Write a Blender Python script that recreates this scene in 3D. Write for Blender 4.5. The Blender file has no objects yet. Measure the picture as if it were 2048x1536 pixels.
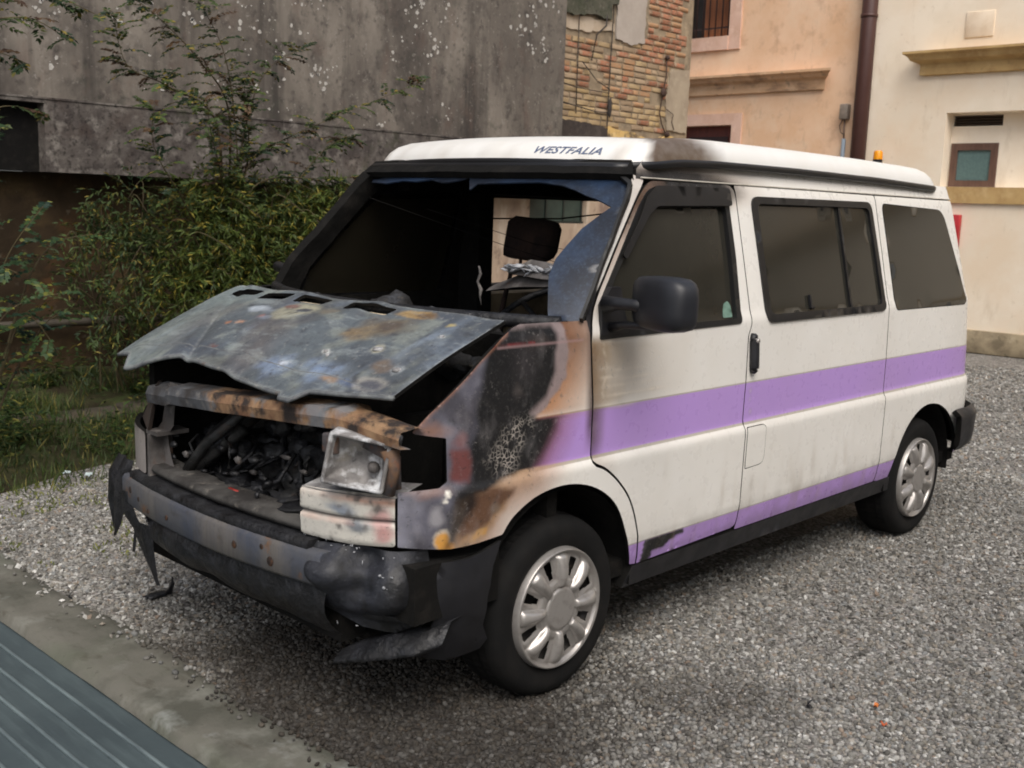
import bpy, bmesh, math, random
import numpy as np
from mathutils import Vector, Matrix, geometry
random.seed(7); RNG = np.random.default_rng(7)
S = bpy.context.scene
COL = S.collection
# ------------------------------------------------------------------ camera
cd = bpy.data.cameras.new('camera'); cam = bpy.data.objects.new('camera', cd); COL.objects.link(cam)
F = Vector((.716, .679, -.161)).normalized()
r0 = F.cross(Vector((0, 0, 1))).normalized(); u0 = r0.cross(F)
rl = 0.0346
Rv = r0*math.cos(rl) + u0*math.sin(rl); Uv = -r0*math.sin(rl) + u0*math.cos(rl)
M = Matrix((Rv, Uv, -F)).transposed().to_4x4(); M.translation = Vector((-2.7334, -3.2187, 1.6815))
cam.matrix_world = M
cd.sensor_width = 36; cd.lens = 36*2169.5/2048; cd.clip_start = .05; cd.clip_end = 300
cd.dof.use_dof = True; cd.dof.focus_distance = 4.4; cd.dof.aperture_fstop = 6.3
S.camera = cam
# ------------------------------------------------------------------ sky, sun, exposure
SUN_EL, SUN_AZ = math.radians(52), math.radians(216)    # azimuth measured from +Y towards +X: light comes from the van's open side
w = bpy.data.worlds.new('World'); S.world = w; w.use_nodes = True
wn = w.node_tree; wn.nodes.clear()
sky = wn.nodes.new('ShaderNodeTexSky'); sky.sky_type = 'NISHITA'; sky.sun_disc = False
sky.sun_elevation = SUN_EL; sky.sun_rotation = SUN_AZ; sky.dust_density = 4.0; sky.ozone_density = .6; sky.air_density = 1.0
hs = wn.nodes.new('ShaderNodeHueSaturation'); hs.inputs['Saturation'].default_value = .55
bg = wn.nodes.new('ShaderNodeBackground'); bg.inputs['Strength'].default_value = .105
wo = wn.nodes.new('ShaderNodeOutputWorld')
wn.links.new(sky.outputs[0], hs.inputs['Color']); wn.links.new(hs.outputs[0], bg.inputs[0]); wn.links.new(bg.outputs[0], wo.inputs[0])
sl = bpy.data.lights.new('sun', 'SUN'); sl.energy = 1.0; sl.angle = math.radians(40); sl.color = (1, .95, .88)
so = bpy.data.objects.new('sun', sl); COL.objects.link(so)
sd = Vector((math.sin(SUN_AZ)*math.cos(SUN_EL), math.cos(SUN_AZ)*math.cos(SUN_EL), math.sin(SUN_EL)))
so.rotation_euler = (-sd).to_track_quat('-Z', 'Y').to_euler(); so.location = sd*40
vs = S.view_settings; vs.view_transform = 'Standard'; vs.look = 'None'; vs.exposure = 0.72; vs.gamma = 1; vs.use_curve_mapping = False
S.cycles.max_bounces = 6; S.cycles.diffuse_bounces = 3; S.cycles.glossy_bounces = 3; S.cycles.transmission_bounces = 4
S.cycles.filter_width = 1.9
S.cycles.use_denoising = True
try: S.cycles.denoiser = 'OPENIMAGEDENOISE'
except Exception: pass

# ------------------------------------------------------------------ helpers
def L(r, g, b, k=1.0):          # an sRGB reading to a linear base colour
    f = lambda c: ((c/255+.055)/1.055)**2.4 if c > 10 else c/255/12.92
    return (f(r)*k, f(g)*k, f(b)*k)
def c4(c): return (c[0], c[1], c[2], 1)
def hash3(i, j, k, seed):
    n = (i*374761393 + j*668265263 + k*2147483647 + seed*1274126177) & 0xffffffff
    n = ((n ^ (n >> 13))*1274126177) & 0xffffffff
    return ((n ^ (n >> 16)) & 0xffff)/65535.0
def vnoise(P, sc, seed=0, oct=3):
    P = np.asarray(P, float)*sc
    if P.shape[-1] == 2: P = np.concatenate([P, np.zeros(P.shape[:-1]+(1,))], -1)
    out = 0; amp = 1; tot = 0
    for o in range(oct):
        I = np.floor(P).astype(np.int64); f = P - I; f = f*f*(3-2*f)
        v = 0
        for a in (0, 1):
            for b in (0, 1):
                for c in (0, 1):
                    wgt = (f[..., 0] if a else 1-f[..., 0])*(f[..., 1] if b else 1-f[..., 1])*(f[..., 2] if c else 1-f[..., 2])
                    v = v + wgt*hash3(I[..., 0]+a, I[..., 1]+b, I[..., 2]+c, seed+o*17)
        out = out + v*amp; tot += amp; amp *= .5; P = P*2.03+11.7
    return out/tot
def inside(P, poly):
    P = np.asarray(P); x, y = P[:, 0], P[:, 1]; r = np.zeros(len(P), bool); n = len(poly); j = n-1
    for i in range(n):
        xi, yi = poly[i]; xj, yj = poly[j]
        if yi != yj:
            r ^= ((yi > y) != (yj > y)) & (x < (xj-xi)*(y-yi)/(yj-yi)+xi)
        j = i
    return r
def edist(P, poly, closed=True):
    P = np.asarray(P, float); d = np.full(len(P), 1e9); n = len(poly)
    for i in range(n if closed else n-1):
        a = np.array(poly[i], float); b = np.array(poly[(i+1) % n], float); e = b-a
        t = np.clip(((P-a)@e)/max(e@e, 1e-12), 0, 1)
        d = np.minimum(d, np.linalg.norm(P-a-t[:, None]*e, axis=1))
    return d
def sdf(P, poly):
    d = edist(P, poly); return np.where(inside(P, poly), -d, d)
def soft(d, wdt, ofs=0): return np.clip(.5-(d-ofs)/wdt, 0, 1)
def rounded(poly, r, n=5):
    out = []; m = len(poly)
    for i in range(m):
        p0, p1, p2 = (np.array(poly[k % m], float) for k in (i-1, i, i+1))
        a = p0-p1; b = p2-p1; la, lb = np.linalg.norm(a), np.linalg.norm(b)
        rr = min(r[i] if isinstance(r, (list, tuple)) else r, la*.45, lb*.45)
        A = p1+a/la*rr; B = p1+b/lb*rr
        for k in range(n+1):
            t = k/n; out.append(tuple((1-t)**2*A+2*t*(1-t)*p1+t*t*B))
    return out
def densify(poly, step):
    out = []; n = len(poly)
    for i in range(n):
        a = np.array(poly[i], float); b = np.array(poly[(i+1) % n], float)
        k = max(1, int(np.ceil(np.linalg.norm(b-a)/step)))
        for q in range(k): out.append(tuple(a+(b-a)*q/k))
    return out
def spline(pts, k=5):
    P = [np.array(p, float) for p in pts]; out = []
    for i in range(len(P)-1):
        p0, p1, p2, p3 = P[max(i-1, 0)], P[i], P[i+1], P[min(i+2, len(P)-1)]
        for q in range(k):
            t = q/k; out.append(tuple(.5*((2*p1)+(-p0+p2)*t+(2*p0-5*p1+4*p2-p3)*t*t+(-p0+3*p1-3*p2+p3)*t**3)))
    return out+[tuple(P[-1])]
def inset(poly, d):
    P = np.array(poly, float); n = len(P)
    area = sum(P[i][0]*P[(i+1) % n][1]-P[(i+1) % n][0]*P[i][1] for i in range(n))
    sg = 1 if area > 0 else -1; out = []
    for i in range(n):
        a = P[i]-P[i-1]; b = P[(i+1) % n]-P[i]
        na = np.array([-a[1], a[0]])/max(np.linalg.norm(a), 1e-9); nb = np.array([-b[1], b[0]])/max(np.linalg.norm(b), 1e-9)
        m = na+nb; l = m@m; m = m/max(l, .5)*2 if l > 1e-6 else na
        out.append(tuple(P[i]+sg*d*m))
    return out

# ------------------------------------------------------------------ materials
class NT:
    def __init__(s, name):
        s.m = bpy.data.materials.new(name); s.m.use_nodes = True; s.t = s.m.node_tree; s.t.nodes.clear()
        s.o = s.n('ShaderNodeOutputMaterial'); s.b = s.n('ShaderNodeBsdfPrincipled'); s.l(s.b.outputs[0], s.o.inputs[0])
        s.pos = s.n('ShaderNodeTexCoord').outputs['Object']
    def n(s, k, **kw):
        x = s.t.nodes.new(k)
        for a, b in kw.items(): setattr(x, a, b)
        return x
    def l(s, a, b): s.t.links.new(a, b)
    def map(s, sc, off=(0, 0, 0), src=None):
        m = s.n('ShaderNodeMapping'); m.inputs['Scale'].default_value = sc if isinstance(sc, tuple) else (sc,)*3
        m.inputs['Location'].default_value = off; s.l(src or s.pos, m.inputs[0]); return m.outputs[0]
    def noise(s, scale, detail=4, rough=.6, stretch=(1, 1, 1), off=(0, 0, 0)):
        x = s.n('ShaderNodeTexNoise'); x.inputs['Scale'].default_value = scale; x.inputs['Detail'].default_value = detail; x.inputs['Roughness'].default_value = rough
        s.l(s.map(tuple(stretch), off), x.inputs['Vector']); return x.outputs['Fac']
    def ramp(s, fac, lo, hi, a=0.0, b=1.0):
        r = s.n('ShaderNodeMapRange'); r.inputs[1].default_value = lo; r.inputs[2].default_value = hi; r.inputs[3].default_value = a; r.inputs[4].default_value = b
        s.l(fac, r.inputs[0]); return r.outputs[0]
    def mix(s, fac, a, b):
        x = s.n('ShaderNodeMix', data_type='RGBA')
        if isinstance(fac, (int, float)): x.inputs[0].default_value = fac
        else: s.l(fac, x.inputs[0])
        for v, i in ((a, 6), (b, 7)):
            if isinstance(v, tuple): x.inputs[i].default_value = c4(v)
            else: s.l(v, x.inputs[i])
        return x.outputs[2]
    def math(s, op, a, b=0.0):
        x = s.n('ShaderNodeMath', operation=op)
        for v, i in ((a, 0), (b, 1)):
            if isinstance(v, (int, float)): x.inputs[i].default_value = v
            else: s.l(v, x.inputs[i])
        return x.outputs[0]
    def sep(s):
        x = s.n('ShaderNodeSeparateXYZ'); s.l(s.pos, x.inputs[0]); return x.outputs
    def bump(s, h, strength, dist=.01, prev=None):
        x = s.n('ShaderNodeBump'); x.inputs['Strength'].default_value = strength; x.inputs['Distance'].default_value = dist
        s.l(h, x.inputs['Height'])
        if prev is not None: s.l(prev, x.inputs['Normal'])
        s.l(x.outputs[0], s.b.inputs['Normal']); return x.outputs[0]
    def base(s, c):
        if isinstance(c, tuple): s.b.inputs['Base Color'].default_value = c4(c)
        else: s.l(c, s.b.inputs['Base Color'])
def weathered(name, base, layers=(), rough=.8, bumps=(), metal=0.0, spec=.5, rvar=None):
    """base colour, then layers (colour, scale, lo, hi, amount[, stretch[, detail]]) mixed in by noise"""
    t = NT(name); c = base; k = 0
    for ly in layers:
        col, sc, lo, hi, amt = ly[:5]; st = ly[5] if len(ly) > 5 else (1, 1, 1); dt = ly[6] if len(ly) > 6 else 5; k += 1
        f = t.math('MULTIPLY', t.ramp(t.noise(sc, dt, .62, st, (k*3.7, k*1.3, k*2.1)), lo, hi), amt)
        c = t.mix(f, c, col)
    t.base(c); t.b.inputs['Roughness'].default_value = rough; t.b.inputs['Metallic'].default_value = metal
    t.b.inputs['Specular IOR Level'].default_value = spec
    if rvar: t.l(t.ramp(t.noise(rvar[0], 4), .35, .65, rvar[1], rvar[2]), t.b.inputs['Roughness'])
    p = None
    for sc, stg, ds in bumps: p = t.bump(t.noise(sc, 5, .6), stg, ds, p)
    return t.m
# ------------------------------------------------------------------ mesh building and linking
def mesh(name, V, Fc, mats=(), mi=None, smooth=None, colors=None):
    me = bpy.data.meshes.new(name)
    V = np.asarray(V, np.float32)
    if len(Fc) and isinstance(Fc, np.ndarray):
        k = Fc.shape[1]; n = len(Fc)
        me.vertices.add(len(V)); me.vertices.foreach_set('co', V.ravel())
        me.loops.add(n*k); me.loops.foreach_set('vertex_index', Fc.ravel().astype(np.int32))
        me.polygons.add(n); me.polygons.foreach_set('loop_start', np.arange(0, n*k, k, dtype=np.int32)); me.polygons.foreach_set('loop_total', np.full(n, k, np.int32))
        me.update(calc_edges=True)
    else:
        me.from_pydata([tuple(map(float, v)) for v in V], [], [tuple(map(int, f)) for f in Fc]); me.update()
    for m in mats: me.materials.append(m)
    if mi is not None: me.polygons.foreach_set('material_index', np.asarray(mi, np.int32))
    if smooth is not None:
        sm = np.full(len(me.polygons), bool(smooth)) if isinstance(smooth, (bool, int)) else np.asarray(smooth, bool)
        me.polygons.foreach_set('use_smooth', sm)
    if colors:
        for k, C in colors.items():
            a = me.color_attributes.new(k, 'FLOAT_COLOR', 'POINT'); a.data.foreach_set('color', np.asarray(C, np.float32).ravel())
    me.validate(); return me
def link(name, me, parent=None, loc=None, rot=None, **props):
    o = bpy.data.objects.new(name, me); COL.objects.link(o)
    if loc is not None: o.location = loc
    if rot is not None: o.rotation_euler = rot
    if parent is not None:
        o.parent = parent
        pl = parent
        T = Matrix.Identity(4)
        while pl is not None: T = T @ Matrix.Translation(-Vector(pl.location)) if pl.type == 'EMPTY' else T; pl = None
        if parent.type == 'EMPTY': o.matrix_parent_inverse = T
    for k, v in props.items(): o[k] = v
    return o
def thing(name, label, cat, loc=(0, 0, 0), group=None):
    o = bpy.data.objects.new(name, None); COL.objects.link(o); o.location = loc; o.empty_display_size = .1
    o['label'] = label; o['category'] = cat
    if group: o['group'] = group
    return o
class MB:
    """collects shapes into one mesh"""
    def __init__(s): s.v = []; s.f = []; s.m = []; s.s = []
    def add(s, V, Fc, mi=0, smooth=False):
        b = len(s.v); s.v += [tuple(v) for v in V]
        for f in Fc: s.f.append([i+b for i in f]); s.m.append(mi); s.s.append(smooth)
        return s
    def box(s, a, b, mi=0, R=None, c=None, bev=0.0):
        x0, y0, z0 = a; x1, y1, z1 = b
        if bev > 0:
            bm = bmesh.new(); bmesh.ops.create_cube(bm, size=1)
            for v in bm.verts: v.co = Vector(((x0+x1)/2+v.co.x*(x1-x0), (y0+y1)/2+v.co.y*(y1-y0), (z0+z1)/2+v.co.z*(z1-z0)))
            bmesh.ops.bevel(bm, geom=bm.edges[:], offset=bev, segments=2, affect='EDGES', profile=.5)
            V = [v.co.copy() for v in bm.verts]; bm.verts.index_update(); Fc = [[v.index for v in f.verts] for f in bm.faces]; bm.free()
        else:
            V = [Vector(p) for p in ((x0, y0, z0), (x1, y0, z0), (x1, y1, z0), (x0, y1, z0), (x0, y0, z1), (x1, y0, z1), (x1, y1, z1), (x0, y1, z1))]
            Fc = [(0, 3, 2, 1), (4, 5, 6, 7), (0, 1, 5, 4), (1, 2, 6, 5), (2, 3, 7, 6), (3, 0, 4, 7)]
        if R is not None:
            cc = Vector(c) if c is not None else Vector(((x0+x1)/2, (y0+y1)/2, (z0+z1)/2))
            V = [cc+R@(Vector(v)-cc) for v in V]
        return s.add(V, Fc, mi, bev > 0)
    def tube(s, pts, r, n=8, mi=0, caps=True):
        pts = [Vector(p) for p in pts]; V = []; k = len(pts); up = Vector((0, 0, 1))
        for i, p in enumerate(pts):
            d = (pts[min(i+1, k-1)]-pts[max(i-1, 0)]); d = d.normalized() if d.length > 1e-9 else Vector((0, 0, 1))
            a = d.cross(up if abs(d.z) < .95 else Vector((1, 0, 0))).normalized(); b = d.cross(a)
            rr = r[i] if isinstance(r, (list, tuple)) else r
            for q in range(n): V.append(p+(a*math.cos(2*math.pi*q/n)+b*math.sin(2*math.pi*q/n))*rr)
        Fc = [(i*n+q, i*n+(q+1) % n, (i+1)*n+(q+1) % n, (i+1)*n+q) for i in range(k-1) for q in range(n)]
        if caps: Fc += [tuple(range(n-1, -1, -1)), tuple(range((k-1)*n, k*n))]
        return s.add(V, Fc, mi, True)
    def lathe(s, prof, n=48, axis='y', c=(0, 0, 0), mi=0, closed=False):
        V = []; k = len(prof)
        for i in range(n):
            t = 2*math.pi*i/n
            for r, h in prof: V.append((c[0]+r*math.cos(t), c[1]+h, c[2]+r*math.sin(t)) if axis == 'y' else (c[0]+r*math.cos(t), c[1]+r*math.sin(t), c[2]+h))
        Fc = [(i*k+j, i*k+j+1, ((i+1) % n)*k+j+1, ((i+1) % n)*k+j) for i in range(n) for j in range(k-1)]
        return s.add(V, Fc, mi, True)
    def lump(s, c, r, seed=0, amp=.35, sc=2.2, sub=3, mi=0, R=None):
        bm = bmesh.new(); bmesh.ops.create_icosphere(bm, subdivisions=sub, radius=1)
        P = np.array([v.co[:] for v in bm.verts]); nz = vnoise(P+seed*7.3+20, sc, seed, 4)
        P = P*(1+amp*(nz-.5)*2)[:, None]*np.array(r)
        if R is not None: P = P@np.array(R).T
        P = P+np.array(c); bm.verts.index_update()
        Fc = [[v.index for v in f.verts] for f in bm.faces]; bm.free(); return s.add(P.tolist(), Fc, mi, True)
    def prism(s, poly, h0, h1, ax=1, mi=0):
        """polygon (2 coords of the other axes) extruded along axis ax"""
        def pt(p, h):
            q = [p[0], p[1]]; q.insert(ax, h); return q
        n = len(poly); V = [pt(p, h0) for p in poly]+[pt(p, h1) for p in poly]
        Fc = [tuple(range(n)), tuple(range(2*n-1, n-1, -1))]+[(i, i+n, (i+1) % n+n, (i+1) % n) for i in range(n)]
        bm = bmesh.new(); vs_ = [bm.verts.new(v) for v in V]; bm.verts.index_update()
        for f in Fc: bm.faces.new([vs_[i] for i in f])
        bmesh.ops.recalc_face_normals(bm, faces=bm.faces[:]); bmesh.ops.triangulate(bm, faces=[f for f in bm.faces if len(f.verts) > 4])
        bm.verts.index_update(); V = [v.co.copy() for v in bm.verts]; Fc = [[v.index for v in f.verts] for f in bm.faces]; bm.free()
        return s.add(V, Fc, mi)
    def mesh(s, name, mats): return mesh(name, s.v, s.f, mats if isinstance(mats, (list, tuple)) else [mats], s.m, s.s)
    def put(s, name, mats, parent=None, **kw): return link(name, s.mesh(name, mats), parent, **kw)
def rotz(a): return Matrix.Rotation(a, 3, 'Z')
# ------------------------------------------------------------------ the body of the van as a surface: s runs along the flank, z is height
def _plan():
    P = []
    for y in np.linspace(0, -.40, 9)[:-1]: P.append((-.815+.015*(y/.4)**2, y))
    for t in np.linspace(0, np.pi/2, 60): P.append((-.40-.40*np.cos(t)**.97, -.40-.515*np.sin(t)**.97))
    for x in np.linspace(-.40, 3.28, 40)[1:]: P.append((x, -.915))
    for t in np.linspace(0, np.pi/2, 30)[1:]: P.append((3.28+.24*np.sin(t), -.915+.20*(1-np.cos(t))))
    for y in np.linspace(-.715, 0, 8)[1:]: P.append((3.52+.03*(1-(y/.715)**2), y))
    P = np.array(P); d = np.r_[0, np.cumsum(np.linalg.norm(np.diff(P, axis=0), axis=1))]
    i = np.argmin(np.linalg.norm(P-[-.40, -.915], axis=1)); return d-d[i]-.40, P
PS, PP = _plan()
ZI = np.array([.20, .30, .42, .50, .800, .815, .838, .85, 1.0, 1.255, 1.27, 1.30, 1.5, 1.77, 1.82, 1.85, 1.88])
VI = np.array([.06, .045, .012, 0, -.004, -.002, .012, .014, .013, .020, .023, .034, .078, .140, .160, .170, .182])
def flank(s, z):
    s = np.asarray(s, float); z = np.asarray(z, float)
    x = np.interp(s, PS, PP[:, 0]); y = np.interp(s, PS, PP[:, 1]); e = .01
    tx = np.interp(s+e, PS, PP[:, 0])-np.interp(s-e, PS, PP[:, 0]); ty = np.interp(s+e, PS, PP[:, 1])-np.interp(s-e, PS, PP[:, 1])
    n = np.hypot(tx, ty); nx = ty/n; ny = -tx/n; k = np.interp(z, ZI, VI)
    lean = np.interp(z, [.3, .85, 1.25, 1.8], [.08, .08, .035, 0])*np.clip((s-2.9)/.5, 0, 1)
    return np.stack([x-nx*k+lean, y-ny*k, z+0*s], -1)
def fnormal(fn, s, z, e=.004):
    a = fn(s+e, z)-fn(s-e, z); b = fn(s, z+e)-fn(s, z-e); n = np.cross(a, b)
    return n/np.maximum(np.linalg.norm(n, axis=-1, keepdims=True), 1e-9)
def panel(name, outer, mats, parent, holes=(), step=.02, fn=flank, thick=.018, off=0.0, paint=None, mirror=False, wobble=0.0, **props):
    """a sheet cut to an outline on a surface, with thickness, an own inner face and edges"""
    O = densify(outer, step); H = [densify(h, step) for h in holes]
    P = np.array(O); lo, hi = P.min(0), P.max(0)
    gx = np.arange(lo[0]+step*.5, hi[0], step); gy = np.arange(lo[1]+step*.5, hi[1], step*.87)
    G = np.array([(x+(step*.5 if j % 2 else 0), y) for j, y in enumerate(gy) for x in gx])
    if len(G):
        ok = inside(G, O) & (edist(G, O) > step*.45)
        for h in H: ok &= ~inside(G, h) & (edist(G, h) > step*.45)
        G = G[ok]
    rings = [O]+H; pts = []; edges = []
    for r in rings:
        b = len(pts); pts += r; edges += [(b+i, b+(i+1) % len(r)) for i in range(len(r))]
    nb = len(pts); pts += [tuple(g) for g in G]
    vo, eo, fo, *_ = geometry.delaunay_2d_cdt([Vector(p) for p in pts], edges, [], 0, 1e-6)
    V2 = np.array([v[:] for v in vo]); T = np.array([f for f in fo if len(f) == 3])
    cen = V2[T].mean(1); ok = inside(cen, O)
    for h in H: ok &= ~inside(cen, h)
    T = T[ok]
    s, z = V2[:, 0], V2[:, 1]
    A = fn(s, z); N = fnormal(fn, s, z)
    a, b, c = A[T[:, 0]], A[T[:, 1]], A[T[:, 2]]
    flip = (np.cross(b-a, c-a)*N[T[:, 0]]).sum(1) < 0
    T[flip] = T[flip][:, [0, 2, 1]]
    if off: A = A+N*off
    if wobble: A = A+N*((vnoise(V2, 9, 5)-.5)*wobble)[:, None]
    B = A-N*thick
    n = len(A)
    # boundary edges of T
    E = np.concatenate([T[:, [0, 1]], T[:, [1, 2]], T[:, [2, 0]]]); key = np.sort(E, 1); _, inv, cnt = np.unique(key[:, 0]*10**7+key[:, 1], return_inverse=True, return_counts=True)
    BE = E[cnt[inv] == 1]
    V = [A, B]; Fs = [T, T[:, ::-1]+n]
    q = len(BE); base = 2*n
    V += [A[BE[:, 0]], A[BE[:, 1]], B[BE[:, 1]], B[BE[:, 0]]]
    ii = np.arange(q)
    R1 = np.stack([base+ii+q, base+ii, base+ii+3*q], 1); R2 = np.stack([base+ii+q, base+ii+3*q, base+ii+2*q], 1)
    Fs += [R1, R2]
    V = np.concatenate(V); Fc = np.concatenate(Fs)
    mi = np.concatenate([np.zeros(len(T)), np.ones(len(T))*(len(mats)-1), np.ones(2*q)*(len(mats)-1)]).astype(int)  # rims share the inner black, standing in for shade in the panel gaps
    sm = np.concatenate([np.ones(2*len(T)), np.zeros(2*q)]).astype(bool)
    cols = None
    if paint is not None:
        cols = {}
        for k, C in paint(V2).items():
            cols[k] = np.concatenate([C, C, C[BE[:, 0]], C[BE[:, 1]], C[BE[:, 1]], C[BE[:, 0]]])
    if mirror: V = V*np.array([1, -1, 1]); Fc = Fc[:, ::-1]
    return link(name, mesh(name, V, Fc, mats, mi, sm, cols), parent, **props)
class Paint:
    """layers of soot, ash and scorched paint over a panel, kept as colour + cover"""
    def __init__(s, P): s.P = P; s.c = np.zeros((len(P), 3)); s.a = np.zeros(len(P)); s.m = np.zeros((len(P), 4))
    def warp(s, amt, sc, seed=0):
        return s.P+np.stack([vnoise(s.P, sc, seed)-.5, vnoise(s.P+31.7, sc, seed+3)-.5], 1)*2*amt
    def over(s, col, mask):
        mask = np.clip(mask, 0, 1); na = mask+s.a*(1-mask)
        s.c = np.where(na[:, None] > 1e-6, (np.array(col)*mask[:, None]+s.c*(s.a*(1-mask))[:, None])/np.maximum(na, 1e-6)[:, None], s.c); s.a = na
    def poly(s, col, poly, wdt=.01, amt=1.0, warp=.01, sc=18, seed=0, ofs=0):
        s.over(col, soft(sdf(s.warp(warp, sc, seed), poly), wdt, ofs)*amt)
    def blob(s, col, c, r, wdt=.5, amt=1.0, warp=.015, sc=25, seed=0, rot=0):
        d = s.warp(warp, sc, seed)-np.array(c); d = np.stack([d[:, 0]*math.cos(rot)+d[:, 1]*math.sin(rot), -d[:, 0]*math.sin(rot)+d[:, 1]*math.cos(rot)], 1)/np.array(r)
        s.over(col, np.clip((1-np.linalg.norm(d, axis=1))/wdt, 0, 1)*amt)
    def out(s): return {'soot': np.concatenate([s.c, s.a[:, None]], 1), 'marks': s.m}

# materials of the van
WHITE = (.82, .80, .755); PURPLE = L(188, 152, 222, .95)
def body_mat(name, ashy=False):
    t = NT(name); z = t.sep()[2]
    def band(lo, hi): return t.math('MULTIPLY', t.math('GREATER_THAN', z, lo), t.math('LESS_THAN', z, hi))
    c = t.mix(t.ramp(t.noise(6, 4), .3, .75, 0, .10), WHITE, L(190, 176, 150))
    pin = t.math('ADD', band(.832, .842), t.math('ADD', band(1.004, 1.010), band(.472, .477)))
    pur = t.math('ADD', band(.842, 1.004), band(.10, .472))
    c = t.mix(t.math('MULTIPLY', pin, .55), c, L(120, 105, 80))
    c = t.mix(pur, c, t.mix(t.ramp(t.noise(5, 3), .3, .7, 0, .22), PURPLE, L(188, 156, 214)))
    c = t.mix(t.math('MULTIPLY', t.ramp(t.noise(2.0, 2, .5, (1, 1, .5)), .45, .75), .10), c, L(150, 135, 110))
    gr = t.math('MULTIPLY', t.ramp(z, .62, .36), t.ramp(t.noise(9, 5), .38, .62)); c = t.mix(t.math('MULTIPLY', gr, .34), c, L(96, 84, 70))
    at = t.n('ShaderNodeVertexColor'); at.layer_name = 'soot'
    mk = t.n('ShaderNodeVertexColor'); mk.layer_name = 'marks'
    sp = t.n('ShaderNodeSeparateColor'); t.l(mk.outputs[0], sp.inputs[0])
    sc = t.mix(t.ramp(t.noise(38, 5, .65), .42, .72, 0, .30), at.outputs[0], t.mix(.45, at.outputs[0], (.02, .02, .022)))
    sc = t.mix(t.ramp(t.noise(14, 5, .6, (1, 1, .6), (5, 5, 5)), .52, .75, 0, .35), sc, t.mix(.4, sc, (.55, .52, .52)))
    fl = t.ramp(t.noise(75, 6, .72, (1, 1, 1), (2, 7, 1)), .585, .62); fl2 = t.ramp(t.noise(48, 6, .72, (1, 1, 1), (8, 1, 3)), .60, .635); fm = t.ramp(t.noise(5, 3, .5, (1, 1, 1), (1, 4, 4)), .42, .6)
    sc = t.mix(t.math('MULTIPLY', t.math('MULTIPLY', fl, fm), .5), sc, t.mix(.55, sc, (.36, .33, .31))); sc = t.mix(t.math('MULTIPLY', fl2, .6), sc, t.mix(.8, sc, (.016, .014, .013)))
    c = t.mix(at.outputs[1], c, sc)
    vo = t.n('ShaderNodeTexVoronoi', feature='DISTANCE_TO_EDGE'); vo.inputs['Scale'].default_value = 62; vo.inputs['Randomness'].default_value = 1
    mp = t.n('ShaderNodeMix', data_type='VECTOR'); nz = t.n('ShaderNodeTexNoise'); nz.inputs['Scale'].default_value = 30
    va = t.n('ShaderNodeVectorMath', operation='ADD'); vsx = t.n('ShaderNodeVectorMath', operation='SCALE'); vsx.inputs['Scale'].default_value = .02
    t.l(t.pos, nz.inputs['Vector']); t.l(nz.outputs['Color'], vsx.inputs[0]); t.l(t.pos, va.inputs[0]); t.l(vsx.outputs[0], va.inputs[1]); t.l(va.outputs[0], vo.inputs['Vector'])
    t.t.nodes.remove(mp)
    crk = t.math('MULTIPLY', t.ramp(vo.outputs['Distance'], .13, .04, 0, .8), t.math('MULTIPLY', sp.outputs[0], t.ramp(t.noise(22, 4), .40, .56)))
    c = t.mix(crk, c, L(190, 182, 172))
    t.base(c)
    ro = t.math('ADD', t.math('MULTIPLY', at.outputs[1], .14), .24)
    t.l(t.math('MINIMUM', t.math('ADD', ro, t.ramp(t.noise(20, 3), .3, .7, 0, .12)), .9), t.b.inputs['Roughness'])
    t.b.inputs['Specular IOR Level'].default_value = .45
    p = t.bump(t.noise(2.3, 2, .5), .10, .02)
    t.bump(t.math('MULTIPLY', t.math('ADD', t.noise(60, 5, .7), t.math('ADD', fl, t.math('MULTIPLY', fl2, -.8))), at.outputs[1]), .45, .003, p)
    return t.m
M_BODY = body_mat('van_paint')
M_SOOT = weathered('soot_black', (.006, .0056, .005), [((.022, .019, .016), 14, .5, .75, .6)], .9, [(30, .5, .01)], spec=.2)
M_CHAR = weathered('charred_plastic', (.006, .006, .007), [((.026, .027, .032), 16, .45, .7, .7), ((.10, .097, .095), 50, .68, .84, .4)], .5, [(22, .7, .02), (90, .3, .004)], rvar=(12, .30, .75))
M_PLASTIC = weathered('dark_plastic', (.010, .010, .012), [((.020, .021, .026), 9, .4, .7, .6)], .5, [(240, .12, .002)], rvar=(10, .38, .6))
M_RUBBER = weathered('black_rubber', (.008, .008, .008), [((.02, .019, .018), 30, .55, .8, .5)], .55, [(80, .2, .003)])
M_TYRE = weathered('tyre_rubber', (.007, .007, .007), [((.018, .016, .0145), 8, .45, .75, .7), ((.06, .056, .05), 70, .72, .86, .35)], .85, [(60, .25, .004)], spec=.22)
M_SEAL = weathered('seal_rubber', (.007, .007, .008), [((.022, .022, .026), 8, .5, .8, .5)], .42)
M_CAPS = weathered('silver_hubcap', L(172, 168, 164), [(L(120, 112, 104), 22, .5, .75, .55), (L(84, 70, 60), 60, .62, .8, .5)], .34, [(120, .05, .002)], metal=.55)
M_RUST = weathered('burnt_rusty_steel', L(88, 72, 60), [(L(120, 88, 62), 8, .45, .6, .8), (L(70, 72, 78), 6, .48, .62, .85), (L(40, 34, 30), 14, .5, .68, .8), (L(130, 76, 42), 22, .58, .7, .7), (L(170, 160, 150), 40, .66, .8, .5)], .8, [(40, .5, .006), (9, .3, .02)])
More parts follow.
